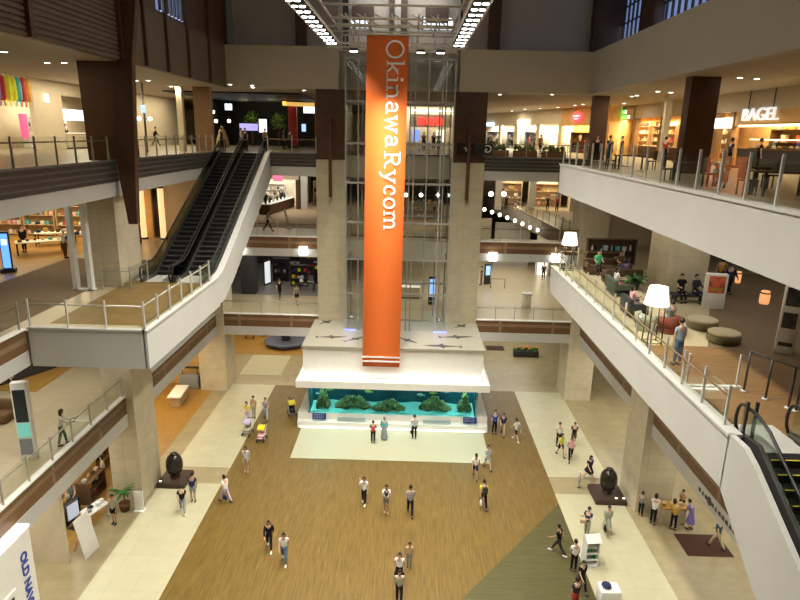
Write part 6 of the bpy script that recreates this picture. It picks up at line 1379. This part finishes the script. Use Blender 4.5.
# --- left row, fronts on x = -24, facing right
fl4 = Fr((-24, 20, F4), 90)    # local x grows away from the camera, y into the shop
fstruct('wall_shop', fl4, MB().box(20.3, 23.6, 0, .3, 0, H4), beigew); fstruct('wall_shop', fl4, MB().box(33.6, 45, 0, .3, 0, H4), beigew); fstruct('wall_shop', fl4, MB().box(10, 45, 4.5, 4.7, 0, H4), beigew); fstruct('wall_shop_header', fl4, MB().box(23.6, 33.6, 0, .2, 3.6, H4), beigew)
fstruct('wall_night_bay', fl4, MB().box(45, 48, 1, 1.2, 0, H4), MATS['night_wall'])
area('shop_light', fl4.P(15, 2.2, 3.9), 8, 3, 420, (1, .85, .65), (0, 0, fl4.a)); area('shop_light', fl4.P(28, 2.2, 3.5), 8, 3, 520, (1, .85, .62), (0, 0, fl4.a))
fstruct('wall_lit_window', fl4, MB().box(12, 19.2, 3.6, 3.7, .6, 2.3), glow('lit_window', (1, .98, .95), 1.6))
RB = ['yellow', 'green', 'blue', 'pink', 'red', 'mustard', 'green', 'purple', 'red', 'lime', 'yellow', 'teal', 'red', 'mustard']
for k in range(14):
    u = 13.2+k*.5; t = thing('paper_streamer', 'hanging %s streamer in the rainbow row of the left shop, %s' % (RB[k], ('first', 'second', 'third', 'fourth', 'fifth', 'sixth', 'seventh', 'eighth', 'ninth', 'tenth', 'eleventh', 'twelfth', 'thirteenth', 'last')[k] + ' from the photo border'), 'streamer', fl4.P(u, -.1, 2.95), fl4.a, 'rainbow streamers')
    MB().lathe([(.12, .0), (.20, .15), (.22, .9), (.18, 1.35), (.04, 1.42)], n=10).build('paper_body', mat('paper_'+RB[k], tuple(min(.9, c*1.3) for c in CC[RB[k]]), .7, emit=.12, var=.1), t, False); MB().tube([(0, 0, 1.4), (0, 0, H4-2.96)], .012, 5).build('cord', black, t, False)
    for j in range(3): MB().tube([(.12*math.cos(j*2.1), .12*math.sin(j*2.1), .02), (.14*math.cos(j*2.1), .14*math.sin(j*2.1), -.3)], .03, 5).build('tassel', MATS['paper_'+RB[k]], t, False)
for k in range(5):
    t = thing('red_lantern', 'red paper lantern below the rainbow streamers, %s from the photo border' % ('first', 'second', 'third', 'fourth', 'fifth')[k], 'lantern', fl4.P(13.5+k*.8, .3, 2.35), fl4.a, 'red lanterns'); MB().lathe([(.10, 0), (.28, .12), (.34, .35), (.28, .58), (.10, .70)], n=14).build('lantern_body', mat('lantern_red', (.55, .05, .03), .6, emit=.3), t, False); MB().lathe([(.11, .70), (.11, .76)], n=10).build('cap', black, t, False); MB().tube([(0, 0, .7), (0, 0, H4-2.36)], .01, 5).build('cord', black, t, False)
box_sign(fl4, 18.6, -.25, 1.5, .7, 1.5, '', 'upright pink sign at the corner of the rainbow shop', glow('pink_panel', (.9, .15, .35), .5), name='pink_sign')
box_sign(fl4, 21.6, -.15, 3.3, .32, .5, '', 'tiny green-white exit light on the pale left wall', glow('exit_glow', (.75, 1, .8), 2.5), name='exit_light')
t, zs = shelf(fl4, 26.8, 3.2, 5, 2.2, 4, 'lit shelf in the alcove of the left fourth storey', whitep, .5); fill(t, zs, 4.8, 6, ['box', 'bottle', 'bag'], WARM+['teal'], 'small goods on the lit alcove shelf of the left fourth storey', 'goods in the left alcove', 1.1)
counter(fl4, 24.3, 29.5, .3, 1.0, 1.1, 'pale counter of the lit alcove on the left fourth storey', beigew, whitep)
for u, nm in ((25.6, 'left'), (27.5, 'right')): box_sign(fl4, u, .6, 2.35, 1.7, .75, '', f'{nm} of two bright menu screens in the left alcove', glow('menu_screen', (.75, .88, 1), 2.2), name='menu_screen')
t = thing('light_strip', 'warm light strip at the top of the left alcove', 'lamp', fl4.P(27, .5, 3.9), fl4.a); MB().rbox((0, 0, 0), (4.4, .2, .12), .03).build('diffuser', MATS['strip_warm'], t, False); MB().box(-2.1, 2.1, .08, .14, -.02, .2).build('bracket', charcoal, t, False)
person(fl4.P(26.6, 1.6), 270, 'person in black serving in the left alcove of the fourth storey', 'stand', ('tee', 'black'), ('trousers', 'black'), 'short')
t = thing('lamp_post', 'thin gallery post with small white lamps beside the leaning fin', 'lamp', (-17.5, 41.5, F4)); MB().tube([(0, 0, 0), (0, 0, 4.4)], .07, 10).build('pole', dsteel, t, False)
for dx, z in ((-.35, 2.15), (.35, 2.15)): MB().ball((dx, 0, z), .13, 0, 12, 8).build('globe', MATS['globe_white'], t, False)
MB().tube([(-.35, 0, 2.15), (.35, 0, 2.15)], .02, 6).build('arm', dsteel, t, False); MB().rbox((0, -.1, 2.75), (.3, .08, .5), .02).build('blue_screen', MATS['screen_blue'], t, False)
# ------------------------------------------------------------------ fifth storey
wl = glow('night_window', (.28, .38, .75), .5); wb = glow('window_bright', (.75, .85, 1), 2.2)
def louvre_window(name, x, y0, y1, z0, z1, n):
    w = tag(MB().box(x-.05 if x > 0 else x, x if x > 0 else x+.05, y0, y1, z0, z1).build(name, wl), kind='structure'); s = -1 if x > 0 else 1
    for k in range(n):
        y = y0+(y1-y0)*(k+.5)/n; MB().box(*sorted((x+s*.06, x+s*.16)), y-.09, y+.09, z0, z1).build('mullion', dsteel, w)
        MB().box(*sorted((x+s*.06, x+s*.09)), y+.13, y+.24, z0, z0+1.2).build('light_bar', wb, w)
    for z in (z0+1.25, z0+2.3): MB().box(*sorted((x+s*.05, x+s*.14)), y0, y1, z-.05, z+.05).build('transom', dsteel, w)
louvre_window('window_1', 14.5, 41.6, 46.4, 26.3, 30.4, 6); louvre_window('window_2', -13.05, 33.4, 37.0, 25.75, 30.4, 7); louvre_window('window_6', 14.5, 32.0, 39.0, 26.3, 30.4, 8)
struct('wall_top_fin', MB().box(13.9, 14.5, 39.1, 41.5, S4+2.7, 30.6).box(12.45, 14.5, 46.5, 47.2, S4+2.7, 30.6), darkb)
t = MB().box(-3.95, 2.6, 51.8, 52, 24.4, 25.9)
def strip_window(name, x0, x1, z0, z1, y=51.9):
    w = tag(MB().box(x0, x1, y, y+.1, z0, z1).build(name, glow('strip_bright', (.85, .92, 1), 2.0)), kind='structure')
    for k in range(5): MB().box(x0+(x1-x0)*k/4-.06, x0+(x1-x0)*k/4+.06, y-.12, y-.01, z0-.1, z1+.1).build('mullion', dsteel, w)
strip_window('window_3', -5.1, -3.5, 27.9, 28.6); strip_window('window_4', .6, 3.2, 27.9, 28.7); strip_window('window_5', -5.2, -2.6, 30.0, 30.5)
for x0, x1, z0, z1 in ((-4.9, -3.2, 28.4, 29.4), (.8, 2.6, 28.3, 29.5), (-2.0, -.6, 26.8, 30)): struct('wall_top_panel', MB().box(x0, x1, 51.6, 51.8, z0, z1), mat('dark_panel_top', (.08, .06, .05), .6))
for x in (-1.6, 3.0): struct('wall_top_panel', MB().box(x, x+.5, 51.5, 51.7, 27.0, 30.5), mat('grey_post_top', (.45, .44, .45), .6))

for u, p in ((6.5, 520), (13.2, 420), (19, 520), (24.7, 420)): q = ff.P(u, .7, 2.85); area('shop_light', q, 5, 1.0, p, (1, .9, .72), (0, 0, ff.a))
q = ff.P(31.8, .6, 2.85); area('shop_light', q, 7, 1.0, 520, (1, .72, .35), (0, 0, ff.a))
q = ff.P(22, -3, 4.3); area('shop_light', q, 34, 3, 420, (1, .84, .6), (0, 0, ff.a))
area('shop_light', (1.2, 66.8, S4-.1), 6, 2, 260, (1, .9, .7)); area('shop_light', (-21, 56, S4-.05), 4, 12, 700, (1, .86, .62)); area('shop_light', (-21.5, 42, S4-.05), 3, 6, 330, (1, .86, .62))  # the ones on the left are added fills brightening the pale gallery wall

struct('wall_gallery_post', MB().box(-16.75, -16.35, 45.3, 45.7, F4, S4), beigew)
fstruct('wall_shop', Fr((18.0, 58.7, F4), 52), MB().box(0, 7, 0, .15, 0, H4), MATS['amber_wall'])
# ------------------------------------------------------------------ light
W = bpy.data.worlds.new('world'); SC.world = W; W.use_nodes = True
W.node_tree.nodes['Background'].inputs[0].default_value = (1, .9, .75, 1); W.node_tree.nodes['Background'].inputs[1].default_value = .02
LC = (1, .96, .85)
area('atrium_light', (-1, 28, 30.3), 16, 22, 500, LC)
area('truss_light', (-4.75, 23.5, 24.75), .6, 29, 3900, LC, spread=2.0)
area('truss_light', (2.55, 23.5, 24.75), .6, 29, 3900, LC, spread=2.0)
def soff(z, x, y, sx, sy, p, c=LC): area('soffit_light', (x, y, z-.03), sx, sy, p, c)
soff(S1, -19, 24, 5, 12, 620); soff(S1, -18.5, 39, 5, 10, 520, (1, .8, .5)); soff(S1, 17.5, 26, 6, 14, 430); soff(S1, 17, 40, 5, 10, 420)
soff(S1, -12, 55, 12, 14, 850, (1, .85, .6)); soff(S1, 9, 56, 8, 16, 700)
soff(S2, -19, 25, 5, 16, 620); soff(S2, 18, 28, 6, 16, 180); soff(S2, -11, 48.5, 7, 4, 260); soff(S2, 9, 56, 9, 16, 800); soff(S2, -11, 58, 7, 10, 110)
soff(S3, -24, 38, 8, 8, 420, (1, .82, .55)); soff(S3, -18, 28, 4, 12, 110); soff(S3, -12, 62, 8, 10, 420); soff(S3, 13, 28, 5, 14, 240); soff(S3, 22, 28, 8, 14, 130); soff(S3, 10, 62, 10, 10, 300)
area('upper_bay_fill', (-1, 50, 30.4), 7, 3, 260, LC)  # added fill, no fitting there, brightens the back wall of the upper bay
SC.view_settings.view_transform = 'Standard'; SC.view_settings.look = 'None'; SC.view_settings.gamma = 1; SC.view_settings.exposure = 0
